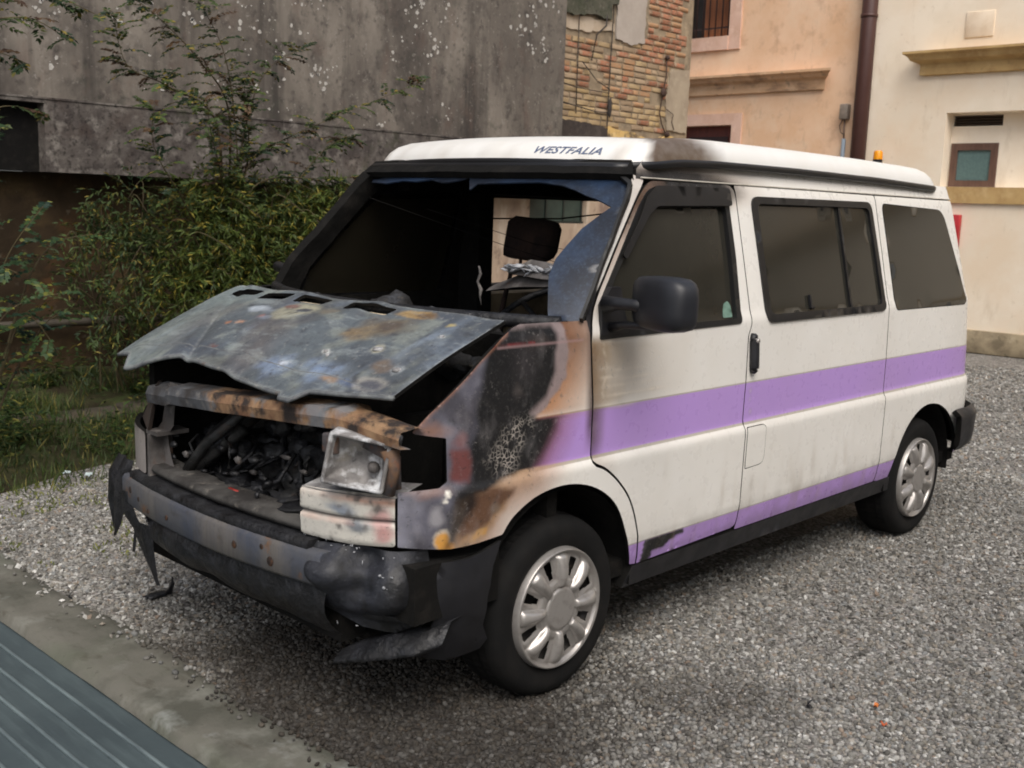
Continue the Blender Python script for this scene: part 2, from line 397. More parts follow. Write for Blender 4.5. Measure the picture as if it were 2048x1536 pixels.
M_BEAM = weathered('heat_blued_steel', L(84, 84, 86), [(L(66, 72, 86), 4, .42, .62, .8), (L(112, 106, 98), 5, .5, .7, .7, (1, 1, .25)), (L(126, 84, 44), 9, .62, .7, .8), (L(50, 46, 44), 18, .58, .75, .7), (L(60, 58, 60), 30, .5, .7, .4, (1, 2.4, .15))], .62, [(50, .3, .004)], metal=.15)
M_ASHY = weathered('ashy_alloy', L(150, 148, 146), [(L(92, 90, 92), 9, .42, .62, .85), (L(206, 208, 212), 14, .55, .7, .8), (L(60, 58, 58), 26, .58, .75, .7)], .75, [(50, .5, .005)])
M_GREYMETAL = weathered('scorched_grey_steel', L(96, 92, 90), [(L(58, 54, 52), 7, .42, .6, .85), (L(140, 134, 128), 16, .58, .72, .6), (L(92, 62, 44), 12, .6, .72, .6)], .75, [(40, .4, .005)])
M_ASH = weathered('pale_ash', L(170, 172, 176), [(L(96, 94, 94), 25, .45, .65, .8)], .95, [(60, .8, .01)])
def glass_mat(name, base, rough, layers=(), spec=.5):
    t = NT(name); c = base
    for k, (col, sc, lo, hi, amt, st) in enumerate(layers): c = t.mix(t.math('MULTIPLY', t.ramp(t.noise(sc, 5, .65, st, (k*3, k, 0)), lo, hi), amt), c, col)
    t.base(c); t.b.inputs['Roughness'].default_value = rough; t.b.inputs['Specular IOR Level'].default_value = spec; t.b.inputs['IOR'].default_value = 1.5
    return t.m
M_GLASS = glass_mat('sooted_window_glass', L(42, 41, 36), .12, [(L(53, 51, 45), 1.6, .35, .7, .7, (1, 1, .7)), (L(40, 38, 34), 7, .48, .75, .4, (1, 1, .5)), (L(84, 80, 72), 40, .62, .82, .25, (1, 1, .4))], .36)
M_SHARD = glass_mat('frosted_windscreen', L(26, 31, 42), .32, [(L(40, 58, 84), 4, .42, .62, .7, (1, 1, 1)), (L(80, 98, 116), 90, .50, .80, .45, (1, 1, 1)), (L(12, 13, 18), 3, .50, .7, .7, (1, 1, 1))], .6)
# ------------------------------------------------------------------ the burnt camper van
van = thing('camper_van', 'white pop-top camper van with purple stripes and its front end burnt out', 'van', (1.4, 0, 0))
BLACKMAT = [M_BODY, M_SOOT]
HOOD_EDGE = [(-.657, 1.004), (-.603, 1.061), (-.54, 1.117), (-.431, 1.211), (-.341, 1.273), (-.275, 1.306), (-.239, 1.316), (-.097, 1.314), (.092, 1.311)]
ARCH_F = [(.380, .392), (.338, .497), (.261, .640), (.141, .726), (-.008, .765), (-.158, .755), (-.273, .706), (-.327, .652)]
ARCH_F = spline(ARCH_F)
WING = HOOD_EDGE+[(.094, 1.246), (.112, 1.038), (.114, .818)]+spline([(.130, .804), (.186, .780), (.262, .724), (.334, .643), (.385, .528), (.416, .386)])+ARCH_F+[(-.534, .640), (-.694, .650), (-.696, .821), (-.568, .832), (-.542, .849), (-.549, .985), (-.650, .999)]
ARC = [(-.304, 1.309), (-.098, 1.308), (-.077, 1.281), (-.075, 1.235), (-.08, 1.155), (-.122, 1.079), (-.195, 1.033), (-.16, 1.00), (-.112, .985), (-.167, .902), (-.214, .852), (-.31, .831), (-.40, .80), (-.427, .74), (-.492, .635), (-.9, .62), (-.9, 1.35)]
ARCP = [(-.304, 1.33), (-.06, 1.33), (-.028, 1.291), (-.019, 1.212), (-.026, 1.13), (-.099, 1.057), (-.173, 1.018), (-.23, 1.00), (-.5, 1.1)]
BARE = [(-.305, 1.301), (-.392, 1.253), (-.417, 1.165), (-.423, 1.128), (-.447, 1.079), (-.452, .999), (-.467, .954), (-.458, .856), (-.498, .817), (-.518, .755), (-.534, .60), (-1.1, .6), (-1.1, 1.36), (-.4, 1.36)]
def paint_wing(P):
    p = Paint(P); s, z = P[:, 0], P[:, 1]; d = sdf(p.warp(.02, 6), ARC)
    up = np.clip((z-1.0)/.02, 0, 1)
    p.over(L(188, 134, 92), np.clip(1.12-d/.26, 0, 1)*np.clip((z-.98)/.05, 0, 1)*.95)
    p.over(L(106, 70, 50), np.clip((z-1.06)/.20, 0, 1)*np.clip(1-d/.5, 0, 1)*.9)
    p.over(L(70, 50, 44), np.clip(1-np.abs(s-.108)/.035, 0, 1)*np.clip((z-.85)/.1, 0, 1)*.9)
    p.over(L(150, 92, 100), np.clip(1-(d-.02)/.15, 0, 1)*(z < 1.005)*.8); p.over(L(92, 60, 58), np.clip(1-d/.09, 0, 1)*(z < 1.005)*.85)
    p.over(L(196, 166, 132), np.clip(1-d/.22, 0, 1)*(z < .845)*.7)
    p.poly(L(150, 136, 136), ARCP, .010, .95, .010, 30)
    p.poly((.012, .012, .013), ARC, .022, 1, .012, 14)
    p.over((.012, .012, .013), np.clip(1.3-np.maximum(d, 0)/.045, 0, 1)*(z < 1.0)*(z > .845)*.97); p.over((.01, .01, .01), np.clip(1-np.abs(z-.998)/.005, 0, 1)*np.clip((.0-s)/.1, 0, 1)*.8)
    p.blob(L(66, 62, 64), (-.22, 1.20), (.09, .10), .9, .55); p.blob(L(72, 62, 58), (-.16, 1.255), (.08, .035), .8, .5); p.blob(L(84, 78, 76), (-.26, 1.10), (.03, .03), .8, .6)
    p.poly(L(98, 97, 108), BARE, .04, .97, .016, 16)
    dB = sdf(P, BARE)
    p.over(L(62, 60, 66), soft(dB, .02)*np.clip((vnoise(P, 11, 9)-.46)*5, 0, 1)*.8)
    p.over(L(142, 142, 154), soft(dB, .02)*np.clip((vnoise(P, 9, 4)-.55)*6, 0, 1)*.7)
    he = edist(P, HOOD_EDGE, False); p.over(L(150, 108, 88), np.clip(1-he/.011, 0, 1)*(s < -.3)*.8)
    p.over(L(128, 52, 54), np.clip(1-np.abs(z-1.255)/.007, 0, 1)*(s < -.18)*(s > -.40)*np.clip((vnoise(P, 40, 3)-.35)*4, 0, 1))
    p.over(L(170, 140, 140), np.clip(1-np.abs(z-1.248)/.006, 0, 1)*(s < .06)*(s > -.36)*.7)
    p.blob(L(132, 92, 92), (-.50, .965), (.045, .045), .7, .75, .02); p.poly(L(112, 62, 58), [(-.535, .945), (-.474, .94), (-.455, .894), (-.468, .845), (-.525, .85)], .02, .9, .012, 30)
    p.blob(L(140, 104, 88), (-.60, 1.005), (.08, .035), .8, .8, .02); p.blob(L(126, 96, 86), (-.60, .82), (.10, .025), .8, .7, .02)
    p.blob(L(150, 148, 152), (-.585, .745), (.03, .04), .6, .9, .02); p.blob(L(196, 186, 170), (-.56, .672), (.030, .036), .25, 1, .008); p.blob(L(206, 150, 72), (-.56, .668), (.026, .030), .3, 1, .006); p.blob(L(200, 144, 70), (-.545, .640), (.03, .018), .3, 1)
    p.blob(L(235, 230, 220), (-.545, .812), (.016, .014), .4, 1); p.blob(L(235, 230, 220), (-.56, .79), (.012, .01), .4, 1)
    p.poly(L(164, 130, 96), [(-.50, .80), (-.36, .80), (-.30, .78), (-.31, .73), (-.36, .69), (-.43, .64), (-.52, .64)], .03, .9, .02, 16)
    p.poly(L(94, 66, 50), [(-.475, .805), (-.345, .812), (-.279, .800), (-.290, .775), (-.35, .745), (-.40, .70), (-.50, .66), (-.50, .7)], .02, .92, .012, 22)
    p.poly(L(22, 20, 20), [(-.52, .83), (-.44, .83), (-.45, .76), (-.50, .70), (-.535, .64), (-.55, .64), (-.53, .74)], .03, .9, .012)
    p.blob(L(190, 146, 86), (-.43, .672), (.045, .016), .4, .9, .015, 30, 2, .5); p.blob(L(120, 104, 90), (-.365, .745), (.03, .02), .5, .7)
    cr = sdf(p.warp(.02, 12), [(-.317, 1.005), (-.19, 1.005), (-.195, .972), (-.243, .913), (-.264, .842), (-.344, .846), (-.39, .893), (-.337, .958)])
    p.m[:, 0] = soft(cr, .05); p.m[:, 3] = 1
    return p.out()
panel('front_wing', rounded(WING, .004, 2), BLACKMAT, van, step=.0085, paint=paint_wing, thick=.014)
# the panels under the headlights
LAMP = [(-1.032, .805), (-.704, .816), (-.701, .649), (-.85, .645), (-1.033, .651)]
def paint_lamp(P):
    p = Paint(P); z = P[:, 1]; s = P[:, 0]
    p.over(L(206, 202, 192), np.ones(len(P))*.92)
    p.over(L(190, 130, 100), np.clip(1-np.abs(z-.79)/.02, 0, 1)*np.clip((vnoise(P, 12, 2)-.3)*3, 0, 1)*.85)
    p.blob(L(128, 138, 152), (-.88, .757), (.075, .026), .6, .9, .02); p.blob(L(110, 116, 124), (-.82, .71), (.06, .03), .6, .9, .02)
    p.blob(L(196, 150, 146), (-.745, .74), (.05, .05), .5, .85, .02); p.blob(L(190, 138, 134), (-.74, .685), (.045, .035), .5, .85, .02)
    p.over(L(196, 150, 132), np.clip(1-np.abs(z-.716)/.014, 0, 1)*(s < -.83)*np.clip((vnoise(P, 15, 5)-.3)*3, 0, 1)*.8)
    p.over(L(90, 84, 80), np.clip((vnoise(P, 34, 6)-.64)*7, 0, 1)*.9); p.over(L(40, 36, 34), np.clip((.655-z)/.02+vnoise(P, 20, 8)*1.2-.9, 0, 1)*.9)
    p.over(L(60, 56, 54), np.clip(1-np.abs(z-.728)/.004, 0, 1)*.9)
    return p.out()
def lampfn(s, z):                       # two flutes across the panel
    A = flank(s, z); N = fnormal(flank, s, z)
    return A+N*(np.interp(z, [.64, .655, .718, .728, .738, .795, .812], [-.012, 0, .004, -.014, .004, .004, -.016]))[..., None]
panel('headlight_panel', rounded(LAMP, .012, 3), BLACKMAT, van, step=.01, fn=lampfn, paint=paint_lamp, thick=.02)
# ledge on top of it
mb = MB(); A = flank(np.linspace(-1.03, -.70, 12), np.full(12, .803)); B = A+np.array([.15, .05, .012])
mb.add(A.tolist()+B.tolist(), [(i, i+1, 13+i, 12+i) for i in range(11)], 0, True); mb.put('lamp_ledge', M_ASHY, van)
def paint_lamp_r(P):
    p = Paint(P); p.over(L(150, 142, 138), np.ones(len(P))*.95); p.over(L(104, 98, 96), np.clip((vnoise(P, 12, 2)-.45)*4, 0, 1)*.8); p.over(L(60, 56, 54), np.clip((P[:, 1]-.78)/.03, 0, 1)*.5); return p.out()
panel('headlight_panel', rounded([(-1.03, .805), (-.66, .815), (-.66, .640), (-1.03, .645)], .015, 3), BLACKMAT, van, step=.02, fn=flank, paint=paint_lamp_r, thick=.02, mirror=True, label='scorched grey headlight panel')
mb = MB(); mb.box((-.795, .47, .64), (-.70, .485, .80), 0); mb.box((-.79, .42, .80), (-.66, .50, .815), 0); mb.put('lamp_bracket', M_GREYMETAL, van)
# ---- front door
DOOR = [(.102, 1.25), (.134, 1.344), (.168, 1.393), (.305, 1.553), (.457, 1.722), (.514, 1.773), (.56, 1.795), (1.118, 1.800), (1.118, 1.242), (1.096, 1.20), (1.088, .9), (1.088, .40)]+spline([(.424, .386), (.393, .530), (.341, .648), (.268, .730), (.192, .788), (.136, .814)])+[(.120, .826), (.120, 1.038)]
DWIN = [(.142, 1.243), (.168, 1.368), (.253, 1.464), (.459, 1.700), (.525, 1.760), (.582, 1.776), (1.058, 1.782), (1.060, 1.52), (1.044, 1.252)]
def paint_side(P):
    p = Paint(P); s, z = P[:, 0], P[:, 1]
    # soot above and around the door window
    e = np.hypot((s-.62)/.56, (z-1.775)/.085); p.over(L(150, 116, 84), np.clip(1.35-e, 0, 1)*.9*(z > 1.6))
    p.over((.010, .009, .009), np.clip((1.10-e)/.32, 0, 1)*(z > 1.66))
    ln = edist(P, [(.10, 1.25), (.168, 1.40), (.305, 1.56), (.46, 1.73), (.53, 1.79)], False)
    p.over(L(160, 128, 104), np.clip(1-ln/.13, 0, 1)*np.clip((z-1.25)/.3, .12, 1)*.72); p.over(L(70, 54, 46), np.clip(1-edist(P, [(.42, 1.70), (.50, 1.79), (.6, 1.80)], False)/.07, 0, 1)*.9)
    p.over(L(98, 76, 62), np.clip(1-edist(P, [(.36, 1.62), (.46, 1.72), (.53, 1.78)], False)/.05, 0, 1)*.7)
    # soot blown out of the wing gap over the door skin, in streaks
    q = p.warp(.012, 8)
    fade = np.clip(1-(q[:, 0]-.10)/.68, 0, 1)*np.clip((z-.99)/.05, 0, 1)*np.clip((1.27-z)/.06, 0, 1)
    p.over(L(160, 138, 110), np.clip(fade*1.5, 0, 1)*(.42+.40*vnoise(P, 9, 6))*(.55+.55*np.clip(1-(s-.1)/.22, 0, 1))*1.25)
    for zz0, ln_ in ((1.165, .34), (1.135, .42), (1.105, .46), (1.075, .48), (1.035, .30)):
        zl = zz0-.10*(s-.12)-.02+.10*np.maximum(s-.12, 0)**2*2; p.over(L(232, 222, 206), np.clip(1-np.abs(z-zl)/.007, 0, 1)*np.clip((ln_+.1-s)/.12, 0, 1)*np.clip((s-.14)/.03, 0, 1)*.75*np.clip(vnoise(P, 14, 5)*2-.2, 0, 1))
    p.over(L(116, 92, 70), np.clip(1-(s-.11)/.09, 0, 1)*np.clip((z-.84)/.06, 0, 1)*np.clip((1.26-z)/.05, 0, 1)*.75)
    p.over(L(228, 216, 196), np.clip(1-np.abs(s-.178-.01*np.sin(z*40))/.006, 0, 1)*(z > 1.02)*(z < 1.25)*.5)
    p.over(L(78, 56, 74), np.clip(1-(s-.115)/.075, 0, 1)*(z < 1.006)*(z > .842)*.7)
    p.over(L(140, 116, 92), np.clip(1-(s-.115)/.15, 0, 1)*(z < .842)*(z > .60)*.5)
    # the torn strip under the lower stripe
    p.poly((.012, .012, .012), [(.30, .468), (.690, .476), (.703, .457), (.616, .439), (.574, .417), (.509, .419), (.500, .38), (.30, .37)], .006, 1, .006, 40)
    p.over(PURPLE, ((s < .445) & (z < .47))*1.0)
    # rust and grime runs below the seams
    p.over(L(150, 132, 108), np.clip((vnoise(P*np.array([1, .22]), 22, 3)-.60)*4, 0, 1)*np.clip((.80-z)/.2, 0, 1)*.30)
    p.over(L(226, 216, 220), np.clip(1-np.abs(s-1.135+(z-.95)*.12)/.005, 0, 1)*(z < 1.0)*(z > .86)*.6)
    p.over(L(120, 104, 84), np.clip(1-np.abs(s-1.17)/.02, 0, 1)*(z < .64)*(z > .45)*np.clip(vnoise(P, 30, 3)*1.6-.4, 0, 1)*.45)
    p.m[:, 3] = 1
    return p.out()
dr = [(x, y) for x, y in DOOR]
panel('front_door', rounded(dr, [.02, .02, .02, .02, .02, .03, .05, .05, .01, .01, .01, .03]+[.004]*(len(dr)-12), 3), BLACKMAT, van, holes=[rounded(DWIN, [.012, .03, .02, .02, .03, .03, .05, .02, .02], 4)], step=.0125, paint=paint_side, thick=.02)
door = [o for o in van.children if o.name.startswith('front_door')][0]
def offp(poly, d): return inset(poly, d)
def winframe(name, outer, inner, parent, off=.004, mat=M_RUBBER, mirror=False, thick=.022):
    return panel(name, outer, [mat, mat], parent, holes=[inner], step=.03, off=off, thick=thick, mirror=mirror)
DW = rounded(DWIN, [.012, .03, .02, .02, .03, .03, .05, .02, .02], 4)
DG = rounded([(.172, 1.272), (.195, 1.36), (.277, 1.458), (.485, 1.672), (.535, 1.700), (1.030, 1.712), (1.026, 1.50), (1.012, 1.272)], .02, 3)
winframe('window_frame', DW, DG, door)
panel('window_pane', offp(DG, -.008), [M_GLASS, M_SOOT], door, step=.05, off=-.016, thick=.004)
# smoked wind deflector over the door window
panel('wind_deflector', rounded([(.44, 1.655), (.50, 1.735), (.56, 1.772), (1.058, 1.778), (1.062, 1.712), (.56, 1.700), (.50, 1.668), (.33, 1.508), (.31, 1.525)], .015, 3), [M_SEAL, M_SOOT], door, step=.03, off=.018, thick=.006)
# sticker at the corner of the door pane
panel('window_sticker', rounded([(.935, 1.282), (1.005, 1.282), (1.003, 1.325), (.985, 1.345), (.955, 1.335)], .01, 3), [weathered('pale_green_sticker', L(120, 150, 136), [(L(90, 118, 104), 40, .4, .6, .6)], .5)]*2, door, step=.02, off=-.013, thick=.001)
mb = MB()
for q in (0,):
    A = flank(np.array([1.122]), np.array([1.205]))[0]; B = flank(np.array([1.132]), np.array([1.045]))[0]
    tq = np.linspace(0, 1, 22); mb.tube([tuple(A+(B-A)*q_+np.array([0, .004-.018*min(1, math.sin(math.pi*q_)*2.5)**.5, 0])) for q_ in tq], [max(.004, .0205*min(1, (1-abs(2*q_-1)**9))**.5) for q_ in tq], 14)
mb.put('door_handle', M_PLASTIC, door)
mb = MB(); mb.lathe([(0, -.004), (.008, -.004), (.010, 0), (.010, .012)], 14, 'y', (1.122, -.925-.006, 1.18)); mb.put('lock_barrel', M_CAPS, door)
# ---- side panel with the sliding window, rear quarter
RA = [(2.92+.385*math.cos(a), .335+.39*math.sin(a)) for a in np.linspace(math.radians(176), math.radians(94), 12)]
RA2 = [(2.92+.385*math.cos(a), .335+.39*math.sin(a)) for a in np.linspace(math.radians(90), math.radians(8), 12)]
SIDE = [(1.094, .40), (1.094, .9), (1.102, 1.20), (1.124, 1.242), (1.124, 1.800), (2.378, 1.796), (2.378, 1.0), (2.378, .64)]
iarch = [p for p in RA if p[0] < 2.376]
SIDE = [(1.094, .385)]+SIDE[1:7]+[(2.378, .385)]
WIN2 = rounded([(1.228, 1.757), (2.318, 1.762), (2.345, 1.247), (1.235, 1.243)], .05, 5)
WIN2I = rounded([(1.268, 1.728), (2.283, 1.733), (2.308, 1.277), (1.272, 1.274)], .035, 5)
FUEL = rounded([(1.105, .822), (1.255, .822), (1.255, .650), (1.105, .646)], [.006, .03, .04, .008], 4)
panel('side_panel', rounded(SIDE, .008, 2), BLACKMAT, van, holes=[WIN2, FUEL], step=.02, paint=paint_side, thick=.02)
side = [o for o in van.children if o.name.startswith('side_panel')][0]
panel('fuel_flap', offp(FUEL, .0035), BLACKMAT, side, step=.02, off=.001, paint=paint_side, thick=.01)
winframe('window_frame', WIN2, WIN2I, side, .008, M_SEAL)
panel('window_pane', offp(rounded([(1.268, 1.728), (1.985, 1.731), (1.992, 1.276), (1.272, 1.274)], .01), -.004), [M_GLASS, M_SOOT], side, step=.06, off=-.012, thick=.004)
panel('window_pane', offp(rounded([(2.005, 1.731), (2.283, 1.733), (2.308, 1.277), (2.012, 1.276)], .01), -.004), [M_GLASS, M_SOOT], side, step=.06, off=-.004, thick=.004)
panel('window_divider', [(1.986, 1.732), (2.002, 1.732), (2.010, 1.276), (1.994, 1.276)], [M_SEAL]*2, side, step=.03, off=.0, thick=.014)
panel('window_latch', rounded([(1.622, 1.345), (1.634, 1.345), (1.634, 1.297), (1.650, 1.292), (1.650, 1.285), (1.622, 1.287)], .003, 2), [M_PLASTIC]*2, side, step=.02, off=.002, thick=.012)
iR = [(2.384, .385), (2.384, 1.796), (3.36, 1.796), (3.50, 1.796), (3.52, .42), (3.31, .42)]
QUART = [(2.384, .385), (2.384, 1.796), (3.50, 1.796), (3.50, .46), (3.31, .40)]+RA2[::-1]+RA[::-1]
WIN3 = rounded([(2.442, 1.762), (3.175, 1.744), (3.335, 1.265), (3.30, 1.235), (2.452, 1.240)], [.04, .07, .05, .03, .04], 5)
panel('rear_quarter', rounded(QUART, .006, 2), BLACKMAT, van, holes=[WIN3], step=.02, paint=paint_side, thick=.02)
quart = [o for o in van.children if o.name.startswith('rear_quarter')][0]
panel('window_pane', offp(WIN3, .004), [M_GLASS, M_SOOT], quart, step=.05, off=.002, thick=.006)
TAIL = float(PS[-1])-.012
panel('tailgate', [(3.508, .42), (3.508, 1.80), (TAIL, 1.80), (TAIL, .42)], BLACKMAT, van, step=.06, paint=paint_side)
panel('tailgate', [(3.508, .42), (3.508, 1.80), (TAIL, 1.80), (TAIL, .42)], BLACKMAT, van, step=.06, paint=paint_side, mirror=True)
# strip between door tops and roof gutter, pillar beside the windscreen, sill
def paint_top(P):
    p = Paint(P); s, z = P[:, 0], P[:, 1]
    e = np.hypot((s-.74)/.50, (z-1.78)/.085); p.over(L(132, 104, 80), np.clip(1.45-e, 0, 1)*.95); p.over((.02, .018, .017), np.clip((1.0-e)/.35, 0, 1))
    p.over(L(130, 120, 104), np.clip(1-np.abs(z-1.838)/.01, 0, 1)*.15); return p.out()
panel('roof_side', [(.475, 1.800), (.49, 1.835), (.56, 1.878), (3.40, 1.872), (3.43, 1.802), (1.3, 1.803)], BLACKMAT, van, step=.022, paint=paint_top, thick=.015)
mb = MB(); pts = [flank(np.array([s_]), np.array([1.8035]))[0]+np.array([0, -.003, 0]) for s_ in np.linspace(.5, 3.42, 30)]; mb.tube(pts, .0035, 6); mb.put('rain_gutter', weathered('gutter_paint', L(196, 190, 178), [(L(120, 112, 100), 9, .5, .7, .5)], .5), van)
def paint_pil(P):
    p = Paint(P); z = P[:, 1]; p.over(L(150, 122, 104), np.clip((z-1.55)/.3, 0, 1)*np.clip(vnoise(P, 12, 2)+.1, 0, 1)*.7); p.over(L(90, 70, 60), np.clip(1-(z-1.40)/.05, 0, 1)*.5); p.over((.013, .013, .015), np.clip((1.425-z)/.02+vnoise(P, 30, 3)-.5, 0, 1)); return p.out()
panel('windscreen_pillar', rounded([(.088, 1.316), (.112, 1.385), (.146, 1.415), (.272, 1.56), (.405, 1.730), (.440, 1.785), (.462, 1.815), (.52, 1.797), (.452, 1.728), (.298, 1.558), (.160, 1.398), (.127, 1.345), (.098, 1.262), (.088, 1.262)], .008, 2), BLACKMAT, van, step=.014, paint=paint_pil, thick=.03, off=-.002)
panel('sill', [(.40, .380), (2.56, .380), (2.60, .30), (.37, .295)], [M_PLASTIC, M_SOOT], van, step=.04, off=.002, thick=.08)
panel('sill', [(.40, .380), (2.56, .380), (2.60, .30), (.37, .295)], [M_PLASTIC, M_SOOT], van, step=.08, off=.002, thick=.08, mirror=True)
def bfn(s, z): return flank(s, z)+fnormal(flank, s, z)*(np.interp(z, [.42, .47, .64, .67], [.03, .06, .07, .03]))[..., None]
panel('rear_bumper', rounded([(3.21, .43), (3.175, .60), (3.15, .668), (TAIL, .668), (TAIL, .43)], .02), [M_PLASTIC, M_SOOT], van, step=.03, fn=bfn, thick=.03)
# ---- far side: wing, flank with the open sliding window, glass
def paint_r(P):
    p = Paint(P); s = P[:, 0]; p.over(L(96, 100, 108), np.clip((.16-s)/.1, 0, 1)*.95); p.over((.02, .02, .02), np.clip((vnoise(P, 8, 3)-.4)*4, 0, 1)*np.clip((.1-s)/.3, 0, 1)); return p.out()
panel('front_wing', rounded([(-.62, 1.045), (-.54, 1.09), (-.30, 1.25), (-.1, 1.30), (.09, 1.31), (.09, 1.25), (.11, 1.04), (.112, .82), (.26, .724), (.385, .528), (.41, .39)]+ARCH_F+[(-.53, .64), (-.65, .65), (-.65, .84), (-.56, .86), (-.56, .99)], .006, 2), BLACKMAT, van, step=.03, paint=paint_r, mirror=True)
panel('flank_panel', [(.118, .39), (.118, 1.25), (.168, 1.39), (.457, 1.72), (.53, 1.80), (3.50, 1.80), (3.50, .45), (3.31, .40)]+RA2[::-1]+RA[::-1], [M_BODY, M_SOOT], van, holes=[DW, WIN2, WIN3], step=.045, paint=paint_side, mirror=True)
flk = [o for o in van.children if o.name.startswith('flank_panel')][0]
winframe('window_frame', WIN2, WIN2I, flk, .006, M_SEAL, True); winframe('window_frame', DW, DG, flk, .006, M_SEAL, True)
M_GLASSR = glass_mat('sooted_far_glass', L(30, 28, 22), .25, [(L(44, 40, 32), 3, .35, .7, .7, (1, 1, 1))])
panel('window_pane', offp(DG, -.022), [M_GLASSR]*2, flk, step=.06, off=-.012, thick=.004, mirror=True)
panel('window_pane', offp(WIN3, .004), [M_GLASSR, M_SOOT], flk, step=.06, off=.002, thick=.006, mirror=True)
panel('windscreen_pillar', rounded([(.02, 1.30), (.085, 1.42), (.235, 1.59), (.385, 1.76), (.43, 1.82), (.56, 1.80), (.45, 1.70), (.30, 1.53), (.18, 1.39), (.12, 1.26), (.02, 1.26)], .01, 2), [M_CHAR, M_SOOT], van, step=.02, off=.006, thick=.05, mirror=True, wobble=.02, label='charred windscreen pillar')
panel('roof_side', [(.44, 1.80), (.46, 1.835), (.55, 1.878), (3.40, 1.872), (3.43, 1.80)], BLACKMAT, van, step=.06, paint=paint_top, mirror=True)
# ---- windscreen: what is left of the glass, and the header above it
def wsfn(u, v):
    u = np.asarray(u, float); v = np.asarray(v, float); xb = -.20+.235*np.abs(u)**2.2; xt = .345+.105*np.abs(u)**2.2
    zb = 1.315; zt = 1.792
    return np.stack([xb+(xt-xb)*v+.03*np.sin(np.pi*v)*-1, u*(.855+(.735-.855)*v), zb+(zt-zb)*v], -1)
SHARD = [(.93, .985), (.70, 1.015), (.383, 1.03), (-.222, 1.045), (-.708, 1.04), (-.967, 1.007), (-1.03, .95), (-1.046, .86), (-1.056, .555), (-1.045, .204), (-1.03, -.005), (-.925, -.016),
 (-.908, .06), (-.898, .12), (-.864, .293), (-.863, .413), (-.882, .505), (-.912, .635), (-.961, .738), (-.994, .80), (-.94, .835), (-.895, .86), (-.841, .881), (-.766, .921), (-.681, .954), (-.529, .979), (-.41, .972), (-.251, .964), (-.13, .955), (-.115, .905), (-.085, .94), (-.019, 1.013), (.03, .985), (.10, .965), (.16, .962), (.28, .985), (.4, .969), (.55, .975), (.698, .949), (.92, .96)]
panel('broken_windscreen', SHARD, [M_SHARD, M_SHARD], van, step=.04, fn=wsfn, thick=.006, off=.010)
panel('windscreen_header', [(1.06, 1.0), (-1.04, 1.0), (-1.0, 1.115), (1.04, 1.115)], [M_CHAR, M_SOOT], van, step=.06, fn=wsfn, thick=.03, off=.002, wobble=.008)
mb = MB(); pts = [wsfn(u, 1.075)+np.array([-.012, 0, .01]) for u in np.linspace(-1.0, 1.03, 25)]; mb.tube([tuple(p) for p in pts], .018, 8); mb.put('header_gutter', M_SEAL, van)
panel('windscreen_surround', [(-.93, 1.012), (-.97, 1.006), (-1.03, .95), (-1.046, .86), (-1.056, .555), (-1.045, .204), (-1.03, -.005), (-1.042, -.005), (-1.057, .204), (-1.068, .555), (-1.059, .86), (-1.045, .965), (-.98, 1.022), (-.93, 1.028)], [M_RUBBER]*2, van, step=.05, fn=wsfn, thick=.03, off=.013)
mb = MB(); mb.tube([tuple(wsfn(u, -.03)) for u in np.linspace(-.97, 1.0, 20)], .024, 8); mb.put('windscreen_base', M_CHAR, van)
# ---- pop-top roof shell
def cap_outline():
    P = []
    for y in np.linspace(0, -.62, 14): P.append((.385+.085*(abs(y)/.62)**2.2, y))
    for t in np.linspace(0, np.pi/2, 12)[1:]: P.append((.47+.16*(1-np.cos(t))**1.0*1.0, -.62-.145*np.sin(t)))
    for x in np.linspace(.63, 3.05, 40)[1:]: P.append((x, -.765))
    for t in np.linspace(0, np.pi/2, 10)[1:]: P.append((3.05+.14*np.sin(t), -.765+.14*(1-np.cos(t))))
    for y in np.linspace(-.625, 0, 10)[1:]: P.append((3.19+.02*(1-(y/.625)**2), y))
    H = np.array(P); M2 = H[::-1][1:-1]*np.array([1, -1]); return np.concatenate([H, M2])
CO = cap_outline(); NC = len(CO)
tan = np.roll(CO, -1, 0)-np.roll(CO, 1, 0); tan /= np.linalg.norm(tan, axis=1)[:, None]; CN = np.stack([tan[:, 1], -tan[:, 0]], 1)
CN *= np.sign((CN*(CO-np.array([1.8, 0]))).sum(1))[:, None]
CD = np.r_[0, np.cumsum(np.linalg.norm(np.diff(CO, axis=0), axis=1))]
def zbase(x, y): return np.interp(x, [.38, .50, .60, .72, 1.0, 1.6, 2.4, 3.2], [1.868, 1.855, 1.862, 1.876, 1.884, 1.886, 1.880, 1.862])
fr = np.clip((.62-CO[:, 0])/.12, 0, 1); re = np.clip((CO[:, 0]-3.02)/.14, 0, 1)
RING = [(0, 0), (.004, .02), (.016, .045), (.035, .068), (.065, .086), (.11, .096), (.18, .102), (.32, .106)]
def cap_ring(k):
    i, h = RING[k]; mul = 1+fr*1.3+re*1.6; xm_ = 1.85; X = np.stack([xm_+(CO[:, 0]-xm_)*(1-i*np.where(CO[:, 0] < xm_, 1.7, 1.7)/1.42), CO[:, 1]*(1-i/.765)], 1)
    top = zbase(CO[:, 0], CO[:, 1])*.55+.45*1.876
    return np.concatenate([X, (zbase(CO[:, 0], CO[:, 1])*(1-h/.106)+top*(h/.106)+h)[:, None]], 1)
RG = [cap_ring(k) for k in range(len(RING))]
V = np.concatenate(RG+[np.array([[1.8, 0, 1.984]])]); Fc = []
for k in range(len(RING)-1):
    for i in range(NC): Fc.append((k*NC+i, k*NC+(i+1) % NC, (k+1)*NC+(i+1) % NC, (k+1)*NC+i))
lastb = (len(RING)-1)*NC
